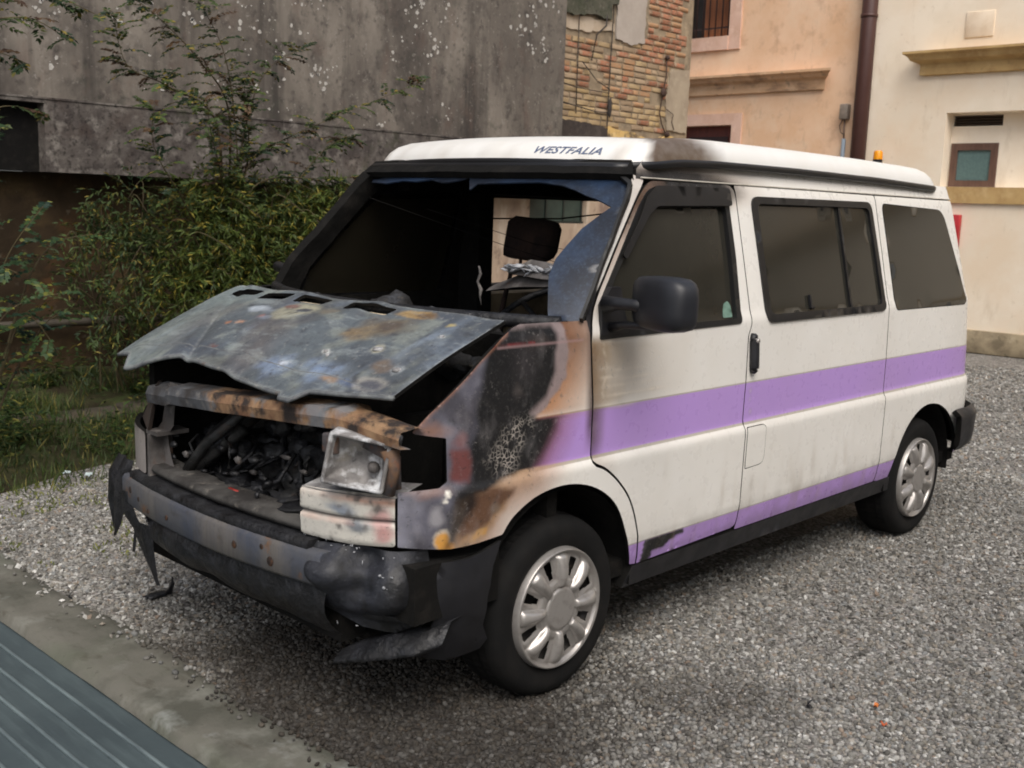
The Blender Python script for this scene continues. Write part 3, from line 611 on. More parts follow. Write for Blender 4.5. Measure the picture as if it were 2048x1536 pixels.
for i in range(NC): Fc.append((lastb+i, lastb+(i+1) % NC, len(V)-1))
def cap_mat():
    t = NT('roof_shell_paint'); c = t.mix(t.ramp(t.noise(7, 4), .35, .7, 0, .2), (.80, .79, .76), L(214, 206, 190))
    at = t.n('ShaderNodeVertexColor'); at.layer_name = 'soot'
    f = t.math('MULTIPLY', at.outputs[1], t.ramp(t.noise(26, 4), .2, .6, .9, 1)); c = t.mix(f, c, at.outputs[0])
    t.base(c); t.b.inputs['Roughness'].default_value = .38; t.bump(t.noise(3, 2), .08, .02); return t.m
C4 = np.zeros((len(V), 4)); P3 = V
side_ = np.clip((-.50-P3[:, 1])/.08, 0, 1); zz_ = np.clip((P3[:, 2]-1.88)/.09, 0, 1)
m1 = np.clip((1.09-.05*zz_-P3[:, 0])/.17, 0, 1)*side_*np.clip((P3[:, 0]-.545-.10*zz_)/.03, 0, 1)
st = np.clip(vnoise(P3*np.array([.5, 6, 1.5]), 3, 4)*2.2-1.0, 0, 1)*np.clip((.62-P3[:, 0])/.1, 0, 1)*np.clip((1.955-P3[:, 2])/.07, 0, 1)
C4[:, :3] = np.array((.085, .050, .024)); C4[:, 3] = m1*.97
k = st*.75 > C4[:, 3]; C4[k, :3] = np.array(L(150, 136, 118)); C4[k, 3] = (st*.75)[k]
link('roof_shell', mesh('roof_shell', V, Fc, [cap_mat()], None, True, {'soot': C4}), van)
roof = [o for o in van.children if o.name.startswith('roof_shell')][0]
# black seal all round under it
mb = MB(); sV = []; prof = [(-.05, .004), (.005, .004), (.011, -.003), (.011, -.017), (.005, -.024), (-.06, -.025)]
base = np.concatenate([CO, zbase(CO[:, 0], CO[:, 1])[:, None]], 1); np_ = len(prof); VV = []
for i in range(NC):
    for o_, h_ in prof: VV.append((base[i, 0]+CN[i, 0]*o_, base[i, 1]+CN[i, 1]*o_, base[i, 2]+h_))
mb.add(VV, [(i*np_+j, ((i+1) % NC)*np_+j, ((i+1) % NC)*np_+j+1, i*np_+j+1) for i in range(NC) for j in range(np_-1)], 0, True); mb.put('roof_seal', M_SEAL, van)
mb = MB(); mb.box((.62, -.70, 1.805), (3.36, .70, 1.842)); mb.put('roof_skin', M_SOOT, van)
# lettering on the front slope of the roof shell
def cap_pt(tt, h):
    i = np.interp(tt, CD, np.arange(NC)); k = np.interp(h, [r[1] for r in RING], np.arange(len(RING)))
    i0 = np.floor(i).astype(int) % NC; i1 = (i0+1) % NC; fi = (i-np.floor(i))[:, None]; k0 = np.minimum(np.floor(k).astype(int), len(RING)-2); fk = (k-k0)[:, None]
    R_ = np.stack(RG); return (R_[k0, i0]*(1-fi)+R_[k0, i1]*fi)*(1-fk)+(R_[k0+1, i0]*(1-fi)+R_[k0+1, i1]*fi)*fk
tc = bpy.data.curves.new('roof_lettering', 'FONT'); tc.body = 'WESTFALIA'; tc.size = 1.0; tc.shear = .5; tc.offset = .022; tc.space_character = 1.04; tc.resolution_u = 3
to = bpy.data.objects.new('roof_lettering_src', tc); COL.objects.link(to); bpy.context.view_layer.update()
tm = bpy.data.meshes.new_from_object(to.evaluated_get(bpy.context.evaluated_depsgraph_get())); COL.objects.unlink(to); bpy.data.objects.remove(to)
bm = bmesh.new(); bm.from_mesh(tm); bmesh.ops.triangulate(bm, faces=bm.faces[:]); bmesh.ops.subdivide_edges(bm, edges=[e for e in bm.edges if e.calc_length() > .2], cuts=2); bm.to_mesh(tm); bm.free()
TV = np.array([v.co[:] for v in tm.vertices]); x0, x1 = TV[:, 0].min(), TV[:, 0].max(); y1 = TV[:, 1].max()
T0, T1, H0, H1 = TXT = (.312, .606, .024, .049)
tt = T0+(TV[:, 0]-x0)/(x1-x0)*(T1-T0); hh = H0+TV[:, 1]/y1*(H1-H0)
PV = cap_pt(tt, hh); PN = np.cross(cap_pt(tt+.004, hh)-PV, cap_pt(tt, hh+.004)-PV); PN /= np.linalg.norm(PN, axis=1)[:, None]
PN *= np.sign(-PN[:, :1]); PV = PV+PN*.0015
for v, q in zip(tm.vertices, PV): v.co = q
tm.materials.clear(); tm.materials.append(weathered('faded_blue_print', L(84, 96, 122), [(L(120, 128, 146), 60, .45, .65, .6)], .5)); tm.name = 'roof_lettering'
link('roof_lettering', tm, roof)

# ---- bonnet: burnt sheet, lifted and warped
HC = np.array([(-.20, -.775, 1.317), (-.225, -.35, 1.318), (-.235, .1, 1.318), (-.215, .5, 1.318), (-.195, .77, 1.318), (-.68, -.79, 1.115), (-.735, -.62, 1.103), (-.79, -.46, 1.09), (-.785, -.38, 1.088), (-.78, 0, 1.098), (-.755, .31, 1.112), (-.79, .50, 1.07), (-.80, .62, 1.035), (-.755, .68, 1.075), (-.70, .88, 1.055), (-.45, .83, 1.20), (-.44, -.78, 1.222), (-.5, 0, 1.245), (-.5, .4, 1.237), (-.5, -.4, 1.228), (-.35, 0, 1.292), (-.66, 0, 1.165), (-.66, .35, 1.165), (-.66, -.45, 1.15)])
def tps_fit(P, z):
    n = len(P); d = np.linalg.norm(P[:, None]-P[None], axis=2); K = np.where(d > 0, d*d*np.log(d+1e-12), 0)+np.eye(n)*.002
    A = np.zeros((n+3, n+3)); A[:n, :n] = K; A[:n, n] = 1; A[:n, n+1:] = P; A[n, :n] = 1; A[n+1:, :n] = P.T
    return np.linalg.solve(A, np.r_[z, 0, 0, 0])
HW = tps_fit(HC[:, :2], HC[:, 2])
def hoodfn(x, y):
    Q = np.stack([np.asarray(x, float)+0*np.asarray(y, float), np.asarray(y, float)+0*np.asarray(x, float)], -1); d = np.linalg.norm(Q[:, None]-HC[None, :, :2], axis=2); K = np.where(d > 0, d*d*np.log(d+1e-12), 0)
    z = K@HW[:-3]+HW[-3]+Q@HW[-2:]
    z = z+(vnoise(Q, 4, 3, 2)-.5)*.020-.010*np.exp(-((Q[:, 1]-.30-.9*(Q[:, 0]+.7))/.03)**2)+.008*np.exp(-((Q[:, 1]+.25+.3*Q[:, 0])/.05)**2)
    return np.concatenate([Q, z[:, None]], 1)
HO = [(-.20, -.775), (-.225, -.35), (-.235, .1), (-.215, .5), (-.195, .77), (-.32, .80), (-.45, .83), (-.70, .885), (-.745, .70), (-.80, .635), (-.795, .55), (-.775, .44), (-.752, .31), (-.76, .15), (-.78, -.1), (-.79, -.37), (-.815, -.40), (-.82, -.455), (-.765, -.49), (-.735, -.60), (-.68, -.79), (-.44, -.785)]
def slot(y0, y1, x0=-.312, x1=-.252, k=.02): return rounded([(x1, y0), (x1, y1), (x0-.01, y1-k), (x0, y0)], .014, 3)
SLOTS = [slot(.55, .73, -.285, -.235), slot(.31, .50), slot(.07, .26), slot(-.30, -.05)]
def paint_hood(P):
    p = Paint(P); x, y = P[:, 0], P[:, 1]
    p.over(L(88, 96, 101), np.ones(len(P)))
    n1 = vnoise(P*np.array([1, .6]), 7, 1, 5); n2 = vnoise(P, 13, 2, 5); n3 = vnoise(P*np.array([.5, 1.4]), 9, 6, 4)
    p.over(L(74, 81, 92), np.clip((n1-.50)*6, 0, 1)*.7); p.over(L(136, 141, 132), np.clip((n2-.54)*7, 0, 1)*.6)
    p.over(L(122, 134, 148), np.clip((n3-.60)*8, 0, 1)*.65); p.over(L(92, 84, 82), np.clip((vnoise(P, 4, 12)-.56)*6, 0, 1)*.6)
    p.over(L(124, 136, 132), np.clip((y-.35)/.3, 0, 1)*.55)
    # round burn marks, rust and bare patches
    p.blob(L(190, 186, 160), (-.40, .10), (.10, .13), .35, .95, .025, 14, 3); p.blob(L(66, 70, 80), (-.395, .06), (.024, .055), .3, .95, .006); p.blob(L(140, 88, 72), (-.37, .17), (.024, .05), .3, .9, .01); p.blob(L(140, 130, 110), (-.365, -.05), (.035, .05), .4, .8, .02)
    p.blob(L(190, 200, 210), (-.42, .30), (.035, .09), .5, .8, .02); p.blob(L(180, 110, 86), (-.47, .22), (.016, .022), .3, .95); p.blob(L(180, 190, 206), (-.475, .19), (.022, .05), .5, .6, .01)
    p.blob(L(196, 132, 90), (-.545, .33), (.012, .018), .3, .95); p.blob(L(186, 140, 110), (-.525, .27), (.016, .03), .4, .8)
    p.blob(L(120, 72, 58), (-.68, .20), (.010, .03), .4, .8, .01); p.blob(L(130, 142, 138), (-.68, .10), (.012, .03), .5, .6)
    p.blob(L(124, 108, 82), (-.40, -.38), (.11, .14), .5, .85, .06, 12, 5); p.blob(L(98, 82, 66), (-.38, -.42), (.05, .055), .4, .8, .02); p.blob(L(122, 104, 78), (-.46, -.30), (.035, .05), .5, .8, .02)
    p.blob(L(168, 138, 88), (-.27, -.42), (.035, .11), .3, .9, .02); p.blob(L(104, 82, 58), (-.265, -.47), (.022, .055), .3, .9)
    p.blob(L(190, 172, 112), (-.29, -.62), (.014, .02), .4, .9); p.blob(L(204, 206, 200), (-.37, -.66), (.012, .012), .3, 1, .002)
    p.blob(L(190, 186, 166), (-.52, -.52), (.028, .028), .25, .95, .004); p.blob(L(150, 146, 130), (-.52, -.52), (.016, .016), .25, .95, .002); p.blob(L(206, 208, 204), (-.585, -.33), (.012, .03), .3, .9, .008)
    p.blob(L(128, 108, 88), (-.58, -.62), (.04, .05), .5, .85, .02); p.blob(L(178, 184, 186), (-.575, -.68), (.026, .026), .3, .9, .004); p.blob(L(120, 126, 134), (-.575, -.68), (.015, .015), .3, .9, .002)
    p.blob(L(180, 176, 166), (-.67, -.66), (.045, .07), .35, .9, .02); p.blob(L(82, 84, 96), (-.672, -.67), (.03, .05), .35, .9, .01)
    p.blob(L(128, 148, 178), (-.66, -.40), (.07, .10), .9, .8, .05, 18, 7); p.blob(L(134, 152, 180), (-.70, -.20), (.06, .10), .9, .65, .05, 18, 9); p.blob(L(206, 212, 222), (-.68, -.22), (.016, .03), .5, .9, .01)
    p.blob(L(150, 120, 90), (-.70, -.50), (.016, .05), .4, .8, .01); p.blob(L(76, 96, 136), (-.69, -.58), (.02, .06), .5, .5, .01)
    e = np.minimum(edist(P, HO, True), 1); p.over(L(150, 152, 148), np.clip(1-e/.007, 0, 1)*.5)
    p.over(L(190, 192, 190), np.clip(1-np.abs(y-(.30+(x+.7)*.9))/.01, 0, 1)*(x < -.5)*.35)
    p.over(L(52, 54, 60), np.clip((vnoise(P, 40, 21)-.66)*8, 0, 1)*.7); p.over(L(50, 52, 56), np.clip((vnoise(P, 5, 33)-.50)*5, 0, 1)*.45)
    return p.out()
def hood_mat():
    t = NT('burnt_bonnet_sheet'); at = t.n('ShaderNodeVertexColor'); at.layer_name = 'soot'
    c = t.mix(t.ramp(t.noise(26, 7, .75), .44, .62, 0, .55), at.outputs[0], t.mix(.6, at.outputs[0], (.05, .055, .07)))
    c = t.mix(t.ramp(t.noise(10, 8, .75, (1, .35, 1), (9, 2, 5)), .54, .66, 0, .45), c, L(150, 158, 158)); c = t.mix(t.ramp(t.noise(85, 5, .7, (1, 1, 1), (1, 9, 5)), .60, .64, 0, .6), c, L(52, 48, 48))
    c = t.mix(t.ramp(t.noise(55, 5, .7, (1, 1, 1), (3, 3, 3)), .58, .74, 0, .5), c, L(172, 170, 164))
    t.base(c); t.l(t.ramp(t.noise(9, 4), .35, .65, .38, .75), t.b.inputs['Roughness']); p = t.bump(t.noise(45, 5, .7), .4, .004); t.bump(t.noise(7, 3), .35, .02, p); return t.m
panel('bonnet', rounded(HO, .004, 2), [hood_mat(), M_SOOT], van, holes=SLOTS, step=.0125, fn=hoodfn, thick=.012, paint=paint_hood, label='burnt bonnet sprung open at the front')
M_TRAY = weathered('ashy_vent_tray', L(206, 190, 160), [(L(120, 108, 92), 30, .45, .65, .6)], .9)
bon = [o for o in van.children if o.name.startswith('bonnet')][0]
for sl_ in SLOTS[2:]:
    q = hoodfn(np.array([p[0] for p in sl_]), np.array([p[1] for p in sl_])); cc = q.mean(0)
    MB().box((cc[0]-.025, cc[1]-.10, cc[2]-.022), (cc[0]+.03, cc[1]+.10, cc[2]-.016)).put('vent_tray', M_TRAY, bon)
for (x, y, r) in ((-.52, -.52, .018), (-.575, -.68, .016), (-.585, -.33, .008), (-.37, -.66, .008), (-.60, -.36, .007)):
    z = hoodfn(np.array([x]), np.array([y]))[0, 2]; MB().lathe([(0, .006), (r*.8, .006), (r, .002), (r, -.003)], 14, 'z', (x, y, z)).put('bolt_head', M_ASHY, bon)
fe = [p for p in HO if p[0] < -.66]; fe = [(-.70, .885)]+[p for p in HO[8:21]]; ft = densify(fe+[fe[-1]], .02)[:-1]; fz = hoodfn(np.array([p[0] for p in ft]), np.array([p[1] for p in ft])); fz[:, 2] -= .007
MB().tube([tuple(p) for p in fz], .0075, 6).put('bonnet_lip', bon.data.materials[0] if False else weathered('burnt_lip_steel', L(112, 116, 116), [(L(70, 72, 78), 14, .42, .62, .8), (L(150, 148, 140), 30, .58, .72, .6), (L(96, 68, 48), 20, .6, .72, .5)], .7), bon)
# ---- front end without its skin
def xm_mat():
    t = NT('burnt_cross_member'); y = t.sep()[1]
    dark = t.mix(t.ramp(t.noise(9, 5), .4, .62), L(74, 76, 80), L(46, 42, 40)); dark = t.mix(t.ramp(t.noise(20, 5), .56, .7, 0, .7), dark, L(120, 116, 112))
    pe = t.mix(t.ramp(t.noise(10, 5), .42, .6), L(150, 120, 90), L(112, 80, 58)); pe = t.mix(t.ramp(t.noise(11, 6, .65, (1, 1, 1), (4, 2, 1)), .46, .58), pe, L(48, 40, 36)); pe = t.mix(t.ramp(t.noise(5, 4, .6, (1, 1, 1), (9, 2, 1)), .55, .62, 0, .8), pe, L(112, 116, 120))
    f = t.ramp(t.math('ADD', y, t.math('MULTIPLY', t.math('SUBTRACT', t.noise(5, 4), .5), .9)), .12, -.02); c = t.mix(f, dark, pe)
    t.base(c); t.b.inputs['Roughness'].default_value = .8; t.bump(t.noise(40, 5), .5, .006); return t.m
M_XM = xm_mat()
mb = MB()                                                    # upper cross member
n = 46; ys = np.linspace(.52, -.86, n); V = []; pr = [(.02, -.055), (-.035, -.048), (-.042, .0), (-.03, .038), (.05, .052), (.10, .03)]
for i, y in enumerate(ys):
    dx = .07*(abs(y)/.86)**3 ; wv = vnoise(np.array([[y, .3]]), 6, 2)[0]-.5; dz = .012*wv-(.02 if y > .35 else 0)
    sc = 1.0 if y > -.62 else .8
    for a, b in pr: V.append((-.752+dx+a*sc+.01*wv, y, .966+.066*(.41-y)-(.05*max(0, -.62-y)/.24)+b*sc*.72+dz*.5))
k = len(pr); mb.add(V, [(i*k+j, i*k+j+1, (i+1)*k+j+1, (i+1)*k+j) for i in range(n-1) for j in range(k-1)], 0, False); mb.put('upper_cross_member', M_XM, van)
mb = MB(); mb.box((-.80, -.66, .93), (-.775, -.60, .99), bev=.006); mb.tube([(-.70, -.80, .96), (-.69, -.81, .90), (-.70, -.80, .82)], [.03, .02, .018], 8); mb.tube([(-.70, -.70, .97), (-.66, -.78, .92), (-.66, -.79, .83)], [.03, .02, .014], 8); mb.put('lamp_support', M_RUST, van)
# the headlight that hangs out, on the van's left
hl = MB(); HLC = {'TL': Vector((-0.82, -0.667, 1.009)), 'BL': Vector((-0.835, -0.64, 0.849)), 'TR': Vector((-0.71, -0.823, 0.979)), 'BR': Vector((-0.725, -0.799, 0.825))}
def hlp(u, v, d): # u across (-1..1), v up (-1..1), d forward
    a = (u+1)/2; b = (v+1)/2; p = (HLC['BL']*(1-a)+HLC['BR']*a)*(1-b)+(HLC['TL']*(1-a)+HLC['TR']*a)*b
    n_ = (HLC['BR']-HLC['BL']).cross(HLC['TL']-HLC['BL']).normalized(); n_ = n_ if n_.x < 0 else -n_
    return p+n_*(d-.04)
def rr(r, d, n=8): return [hlp(a, b, d) for a, b in rounded([(-r, -r), (r, -r), (r, r), (-r, r)], .10, n)]
loops = [rr(1.0, -.09), rr(1.0, .035), rr(.99, .042), rr(.89, .042), rr(.87, .036), rr(.82, .01), rr(.62, -.022), rr(.35, -.04), rr(.12, -.046)]
k = len(loops[0]); V = [p for lp in loops for p in lp]
hl.add(V, [(i*k+j, i*k+(j+1) % k, (i+1)*k+(j+1) % k, (i+1)*k+j) for i in range(len(loops)-1) for j in range(k)]+[tuple((len(loops)-1)*k+j for j in range(k))], 0, True)
lamp = hl.put('headlight', weathered('ashy_headlight', L(140, 137, 135), [(L(84, 81, 80), 10, .42, .60, .9), (L(212, 214, 216), 16, .52, .66, .85), (L(150, 142, 122), 9, .6, .75, .5), (L(40, 38, 38), 34, .62, .78, .8)], .7, [(60, .5, .004)]), van, label='ash-grey headlight hanging out of its mount')
hb = MB(); q = hlp(.25, -.1, -.06); hb.tube([q, hlp(.25, -.1, -.13), hlp(.25, -.1, -.17)], [.07, .055, .03], 14); hb.tube([hlp(.45, -.2, -.01), hlp(.45, -.2, .012)], [.02, .012], 10); hb.put('reflector_bowl', M_GREYMETAL, lamp)
# bowl on the far side
mb = MB(); A = [(-.765, .47, .985), (-.80, .47, .815), (-.70, .70, .82), (-.64, .66, .975)]; B = [(p[0]+.02, p[1]+.01, p[2]) for p in A]
mb.add(A+B, [(0, 1, 2, 3), (7, 6, 5, 4), (0, 4, 5, 1), (1, 5, 6, 2), (2, 6, 7, 3), (3, 7, 4, 0)]); mb.put('headlight_backplate', weathered('brown_burnt_plate', L(52, 44, 40), [(L(74, 60, 50), 10, .45, .7, .7)], .7, [(40, .3, .004)]), van)
mb = MB(); V = []
for i, t in enumerate(np.linspace(0, 1, 10)):
    y = .30+.11*math.sin(t*2.6)*(.6 if t < .5 else 1); z = 1.0-.36*t; V += [(-.74, y+.10*(1-t)*.5, z), (-.735, y+.12, z)]
mb.add(V, [(2*i, 2*i+1, 2*i+3, 2*i+2) for i in range(9)], 0, True); mb.put('lamp_bracket', M_GREYMETAL, van)
# bumper beam and rails
def strip(name, y0, y1, xc, zlo, zhi, mat, parent, bow=.07, depth=.06, n=40, sag=0, twist=0.0):
    mb = MB(); V = []
    for i, y in enumerate(np.linspace(y0, y1, n)):
        x = xc+bow*(y/.7)**2+.006*(vnoise(np.array([[y, zlo]]), 7, 1)[0]-.5); z = sag*math.sin(i/(n-1)*math.pi)
        V += [(x+depth, y, zhi+z+.004), (x+.01, y, zhi+z), (x, y, zhi-.012+z), (x+twist, y, zlo+.012+z), (x+.01+twist, y, zlo+z), (x+depth+twist, y, zlo+z)]
    mb.add(V, [(i*6+j, i*6+j+1, i*6+7+j, i*6+6+j) for i in range(n-1) for j in range(5)], 0, True)
    mb.add(V[:6], [(5, 4, 3, 2, 1, 0)]); mb.add(V[-6:], [(0, 1, 2, 3, 4, 5)])
    return mb.put(name, mat, parent)
bb = strip('bumper_beam', .66, -.62, -.875, .505, .615, M_BEAM, van, .075, .07)
M_BH = weathered('dark_bolt_holes', L(40, 28, 22), [(L(110, 70, 36), 50, .5, .7, .6)], .8)
for y, z, r in ((.56, .575, .012), (.47, .56, .009), (.22, .55, .008), (-.22, .56, .012), (-.36, .585, .008), (-.40, .545, .014), (.38, .535, .008)):
    x = -.876+.075*(y/.7)**2; mb = MB(); mb.lathe([(0, -.001), (r, -.001), (r*1.25, .002)], 12, 'y', (0, 0, 0))
    o = len(mb.v)-36
    for i in range(o, len(mb.v)): a, b, c = mb.v[i]; mb.v[i] = (x+b, y+a, z+c)
    mb.put('bolt_hole', M_BH, bb)
strip('radiator_rail', .62, -.50, -.82, .650, .682, weathered('grey_rail', L(74, 72, 69), [(L(36, 33, 31), 5, .42, .60, .95), (L(120, 114, 106), 20, .58, .7, .6)], .75, [(50, .4, .005)]), van, .07, .11)
strip('bumper_ledge', .60, -.55, -.86, .60, .64, M_CHAR, van, .07, .14)
# lower apron of melted plastic
mb = MB(); n = 60; V = []; k = 9
for i, y in enumerate(np.linspace(.42, -.62, n)):
    t = i/(n-1)
    for j in range(k):
        v = j/(k-1); zt = .515; zb = .365-.04*t+.03*vnoise(np.array([[y, 1.]]), 5, 4)[0]; z = zt+(zb-zt)*v
        x = -.845+.07*(y/.7)**2+.03*math.sin(v*math.pi)*-1+.05*v*v+.05*(vnoise(np.array([[y, z]]), 5, 8)[0]-.5)
        V.append((x, y, z if i > 2 or j < 3 else z+.05*(3-i)*v))
mb.add(V, [(i*k+j, i*k+j+1, (i+1)*k+j+1, (i+1)*k+j) for i in range(n-1) for j in range(k-1)], 0, True); mb.put('bumper_skin', M_CHAR, van)
M_LUMP = weathered('melted_plastic', L(26, 27, 31), [(L(52, 54, 62), 5, .44, .64, .8), (L(116, 118, 124), 46, .60, .76, .4), ((.006, .006, .006), 8, .50, .66, .9)], .6, [(22, .5, .010), (70, .45, .004)], rvar=(12, .42, .75))
def bulge(s, z):
    A = flank(s, z); N = fnormal(flank, s, z); g = lambda c, d, a, b: np.exp(-(((s-c)/a)**2+((z-d)/b)**2)**1.4)
    h = .085*g(-.915, .553, .105, .062)+.080*g(-.705, .530, .078, .074)+.03*g(-.81, .46, .16, .04)-.03*g(-.80, .60, .05, .03)-.018
    h = h+.028*(vnoise(np.stack([s, z], -1), 11, 5, 4)-.5)+.02*(vnoise(np.stack([s, z], -1), 34, 6, 3)-.5)*np.clip((z-.58)/.05, 0, 1)
    return A+N*h[..., None]
panel('melted_bumper_corner', [(-1.12, .60), (-1.0, .632), (-.86, .640), (-.72, .632), (-.60, .638), (-.585, .56), (-.60, .46), (-.62, .39), (-.70, .352), (-.82, .362), (-.90, .395), (-1.0, .43), (-1.10, .47)], [M_LUMP, M_SOOT], van, step=.012, fn=bulge, thick=.012)
mb = MB()
for q in range(40):
    y = -.48-.38*RNG.random(); z = (.625+.02*RNG.random()) if q % 2 else (.38+.24*RNG.random()); x = -.80+.20*max(0, -y-.45)+.02*RNG.random()
    mb.lump((x, y, z), (.0015+.002*RNG.random(), .0015+.006*RNG.random()**2, .0015+.005*RNG.random()**2), q, 1.1, 4, 1)
mb.put('ash_flakes', M_ASH, van, kind='stuff')
# fog lamp pocket with the lower lip that hangs down
mb = MB(); P_ = rounded([(-.67, .468), (-.865, .480), (-.865, .415), (-.69, .405)], .018, 4); PI_ = inset(P_, .016)
def fog(y, z): return (-.715+.45*(-y-.67), y, z)
A = [fog(*p) for p in P_]; B = [tuple(np.array(fog(*p))+[-.006, 0, 0]) for p in PI_]; Cc = [tuple(np.array(fog(*p))+[.07, 0, 0]) for p in PI_]; k = len(A)
mb.add(A+B+Cc, [(i, (i+1) % k, k+(i+1) % k, k+i) for i in range(k)]+[(k+i, k+(i+1) % k, 2*k+(i+1) % k, 2*k+i) for i in range(k)]+[tuple(range(2*k, 3*k))], 0); mb.put('fog_lamp_pocket', M_CHAR, van)
mb = MB(); V = []; n = 26
for i, t in enumerate(np.linspace(0, 1, n)):
    y = float(np.interp(t, [0, .35, .75, 1], [-.585, -.72, -.855, -.905])); x = float(np.interp(t, [0, .35, .75, 1], [-.705, -.665, -.60, -.53])); z = float(np.interp(t, [0, .35, .75, 1], [.232, .272, .312, .345])); h = .035+.03*min(1, t*3)
    V += [(x+.05, y, z+h+.01), (x, y, z+h), (x-.035, y-.004, z+.012), (x-.04, y-.004, z), (x-.02, y, z-.006)]
mb.add(V, [(i*5+j, i*5+j+1, i*5+6+j, i*5+5+j) for i in range(n-1) for j in range(4)], 0, True); mb.put('front_lip', M_CHAR, van, label='drooping end of the front lip')
panel('lower_bumper_skin', [(-1.06, .46), (-.86, .47), (-.60, .60), (-.575, .52), (-.58, .36), (-.62, .33), (-.72, .34), (-.86, .365), (-1.06, .40)], [M_CHAR, M_SOOT], van, step=.02, fn=flank, off=-.055, thick=.01, wobble=.04)
# corner of the bumper that survived, under the wing
def bc(s, z): return flank(s, z)+fnormal(flank, s, z)*(np.interp(z, [.22, .30, .60, .635], [-.01, .012, .008, .004]))[..., None]
panel('bumper_corner', [(-.335, .635), (-.47, .605), (-.56, .60), (-.59, .52), (-.575, .42), (-.60, .34), (-.63, .285), (-.52, .255), (-.36, .262), (-.345, .30), (-.38, .36), (-.385, .46), (-.37, .56)], [M_PLASTIC, M_SOOT], van, step=.025, fn=bc, thick=.012, wobble=.012)
# strips of plastic that melted and hang on the far side
mb = MB()
def ribbon(pts, w, mi=0, tw=(0, 1, 0)):
    V = []; tw = Vector(tw).normalized()
    for i, p in enumerate(pts):
        ww = w[i] if isinstance(w, (list, tuple)) else w; p = Vector(p); V += [p-tw*ww, p+Vector((-.008, 0, 0)), p+tw*ww]
    mb.add(V, [(i*3+j, i*3+j+1, i*3+4+j, i*3+3+j) for i in range(len(pts)-1) for j in range(2)], mi, True)
ribbon([(-.74, .79, .66), (-.79, .77, .60), (-.79, .80, .48), (-.78, .80, .40), (-.775, .795, .36)], [.034, .040, .028, .018, .005])
ribbon([(-.76, .70, .66), (-.80, .69, .58), (-.805, .70, .47), (-.80, .73, .40), (-.795, .755, .355), (-.79, .765, .34)], [.04, .06, .045, .028, .010, .003])
ribbon([(-.82, .62, .56), (-.815, .60, .47), (-.80, .55, .41), (-.79, .60, .385)], [.03, .06, .05, .01])
ribbon([(-.80, .53, .45), (-.80, .51, .38), (-.795, .475, .30), (-.79, .45, .245), (-.785, .44, .222)], [.08, .065, .038, .018, .016])
ribbon([(-.79, .60, .39), (-.79, .61, .34), (-.79, .615, .31)], [.006, .012, .004])
mb.put('melted_bumper_strips', M_CHAR, van)
# ---- engine bay and cab
mb = MB()
mb.box((-.03, -.84, .30), (.02, .84, 1.24)); mb.put('firewall', M_SOOT, van)
mb = MB(); mb.box((.02, -.86, .34), (3.45, .86, .40)); mb.put('cab_floor', M_SOOT, van)
mb = MB(); mb.box((-.62, -.62, .28), (-.03, .62, .31)); mb.put('undertray', M_SOOT, van)
for sx, s0 in ((0, -1), (2.92, -1), (0, 1), (2.92, 1)):
    mb = MB(); V = []; R_ = .40
    for a in np.linspace(math.radians(-5), math.radians(185), 20):
        x, z = sx+R_*math.cos(a), .34+R_*math.sin(a); V += [(x, s0*.885, z), (x, s0*.60, z)]
    mb.add(V, [(2*i, 2*i+1, 2*i+3, 2*i+2) for i in range(19)], 0, True); mb.box((sx-.40, s0*.585-.01, .2), (sx+.40, s0*.585+.01, .74)); mb.put('wheel_arch_liner', M_SOOT, van)
M_OIL = weathered('oily_engine_metal', (.012, .012, .012), [((.05, .05, .05), 9, .45, .7, .8), ((.13, .12, .11), 40, .64, .8, .55), ((.09, .05, .03), 18, .6, .75, .5)], .45, [(26, .6, .012)], rvar=(12, .25, .7))
eng = MB(); eng.lump((-.42, -.14, .80), (.16, .20, .10), 3, .3, 2.5); eng.lump((-.48, -.20, .70), (.15, .19, .13), 5, .35, 3); eng.box((-.58, -.38, .46), (-.2, .12, .74), bev=.04)
eng.lathe([(0, -.03), (.10, -.03), (.11, -.02), (.11, .02), (.10, .03), (0, .03)], 20, 'y', (-.62, -.22, .60)); eng.lump((-.60, .05, .58), (.09, .10, .10), 9, .5, 3); eng.put('engine_block', M_OIL, van)
mb = MB(); mb.box((-.70, .10, .44), (-.44, .42, .63), R=Matrix.Rotation(.25, 3, 'X'), bev=.02); mb.put('battery_tray', weathered('charred_tray', (.013, .013, .014), [((.05, .05, .05), 12, .5, .7, .6)], .6, [(30, .5, .008)]), van)
mb = MB(); mb.tube([(-.66, .40, .62), (-.62, .30, .78), (-.56, .12, .93), (-.5, .0, .96)], .045, 10); mb.tube([(-.7, .40, .60), (-.68, .26, .74), (-.6, .14, .86)], .03, 8); mb.tube([(-.72, .33, .68), (-.72, .20, .80), (-.66, .10, .90), (-.6, .05, .98)], .02, 8); mb.put('melted_hose', M_OIL, van)
mb = MB(); rg = random.Random(3)
for q in range(26):
    x, y, z = -.66+.2*rg.random(), -.5+.9*rg.random(), .50+.35*rg.random(); pts = [(x, y, z)]
    for j in range(5): x += rg.uniform(-.04, .04); y += rg.uniform(-.07, .07); z += rg.uniform(-.06, .04); pts.append((x, y, z))
    mb.tube(pts, .0035+.004*rg.random(), 5)
mb.put('burnt_wires', M_OIL, van, kind='stuff')
mb = MB()
for q in range(60):
    x, y, z = -.66-.10*rg.random(), -.50+.95*rg.random(), .62+.20*rg.random()**2
    mb.lump((x, y, z), (.006+.012*rg.random(), .008+.02*rg.random(), .006+.012*rg.random()), q, .8, 3, 1, 1 if rg.random() < .08 else 0)
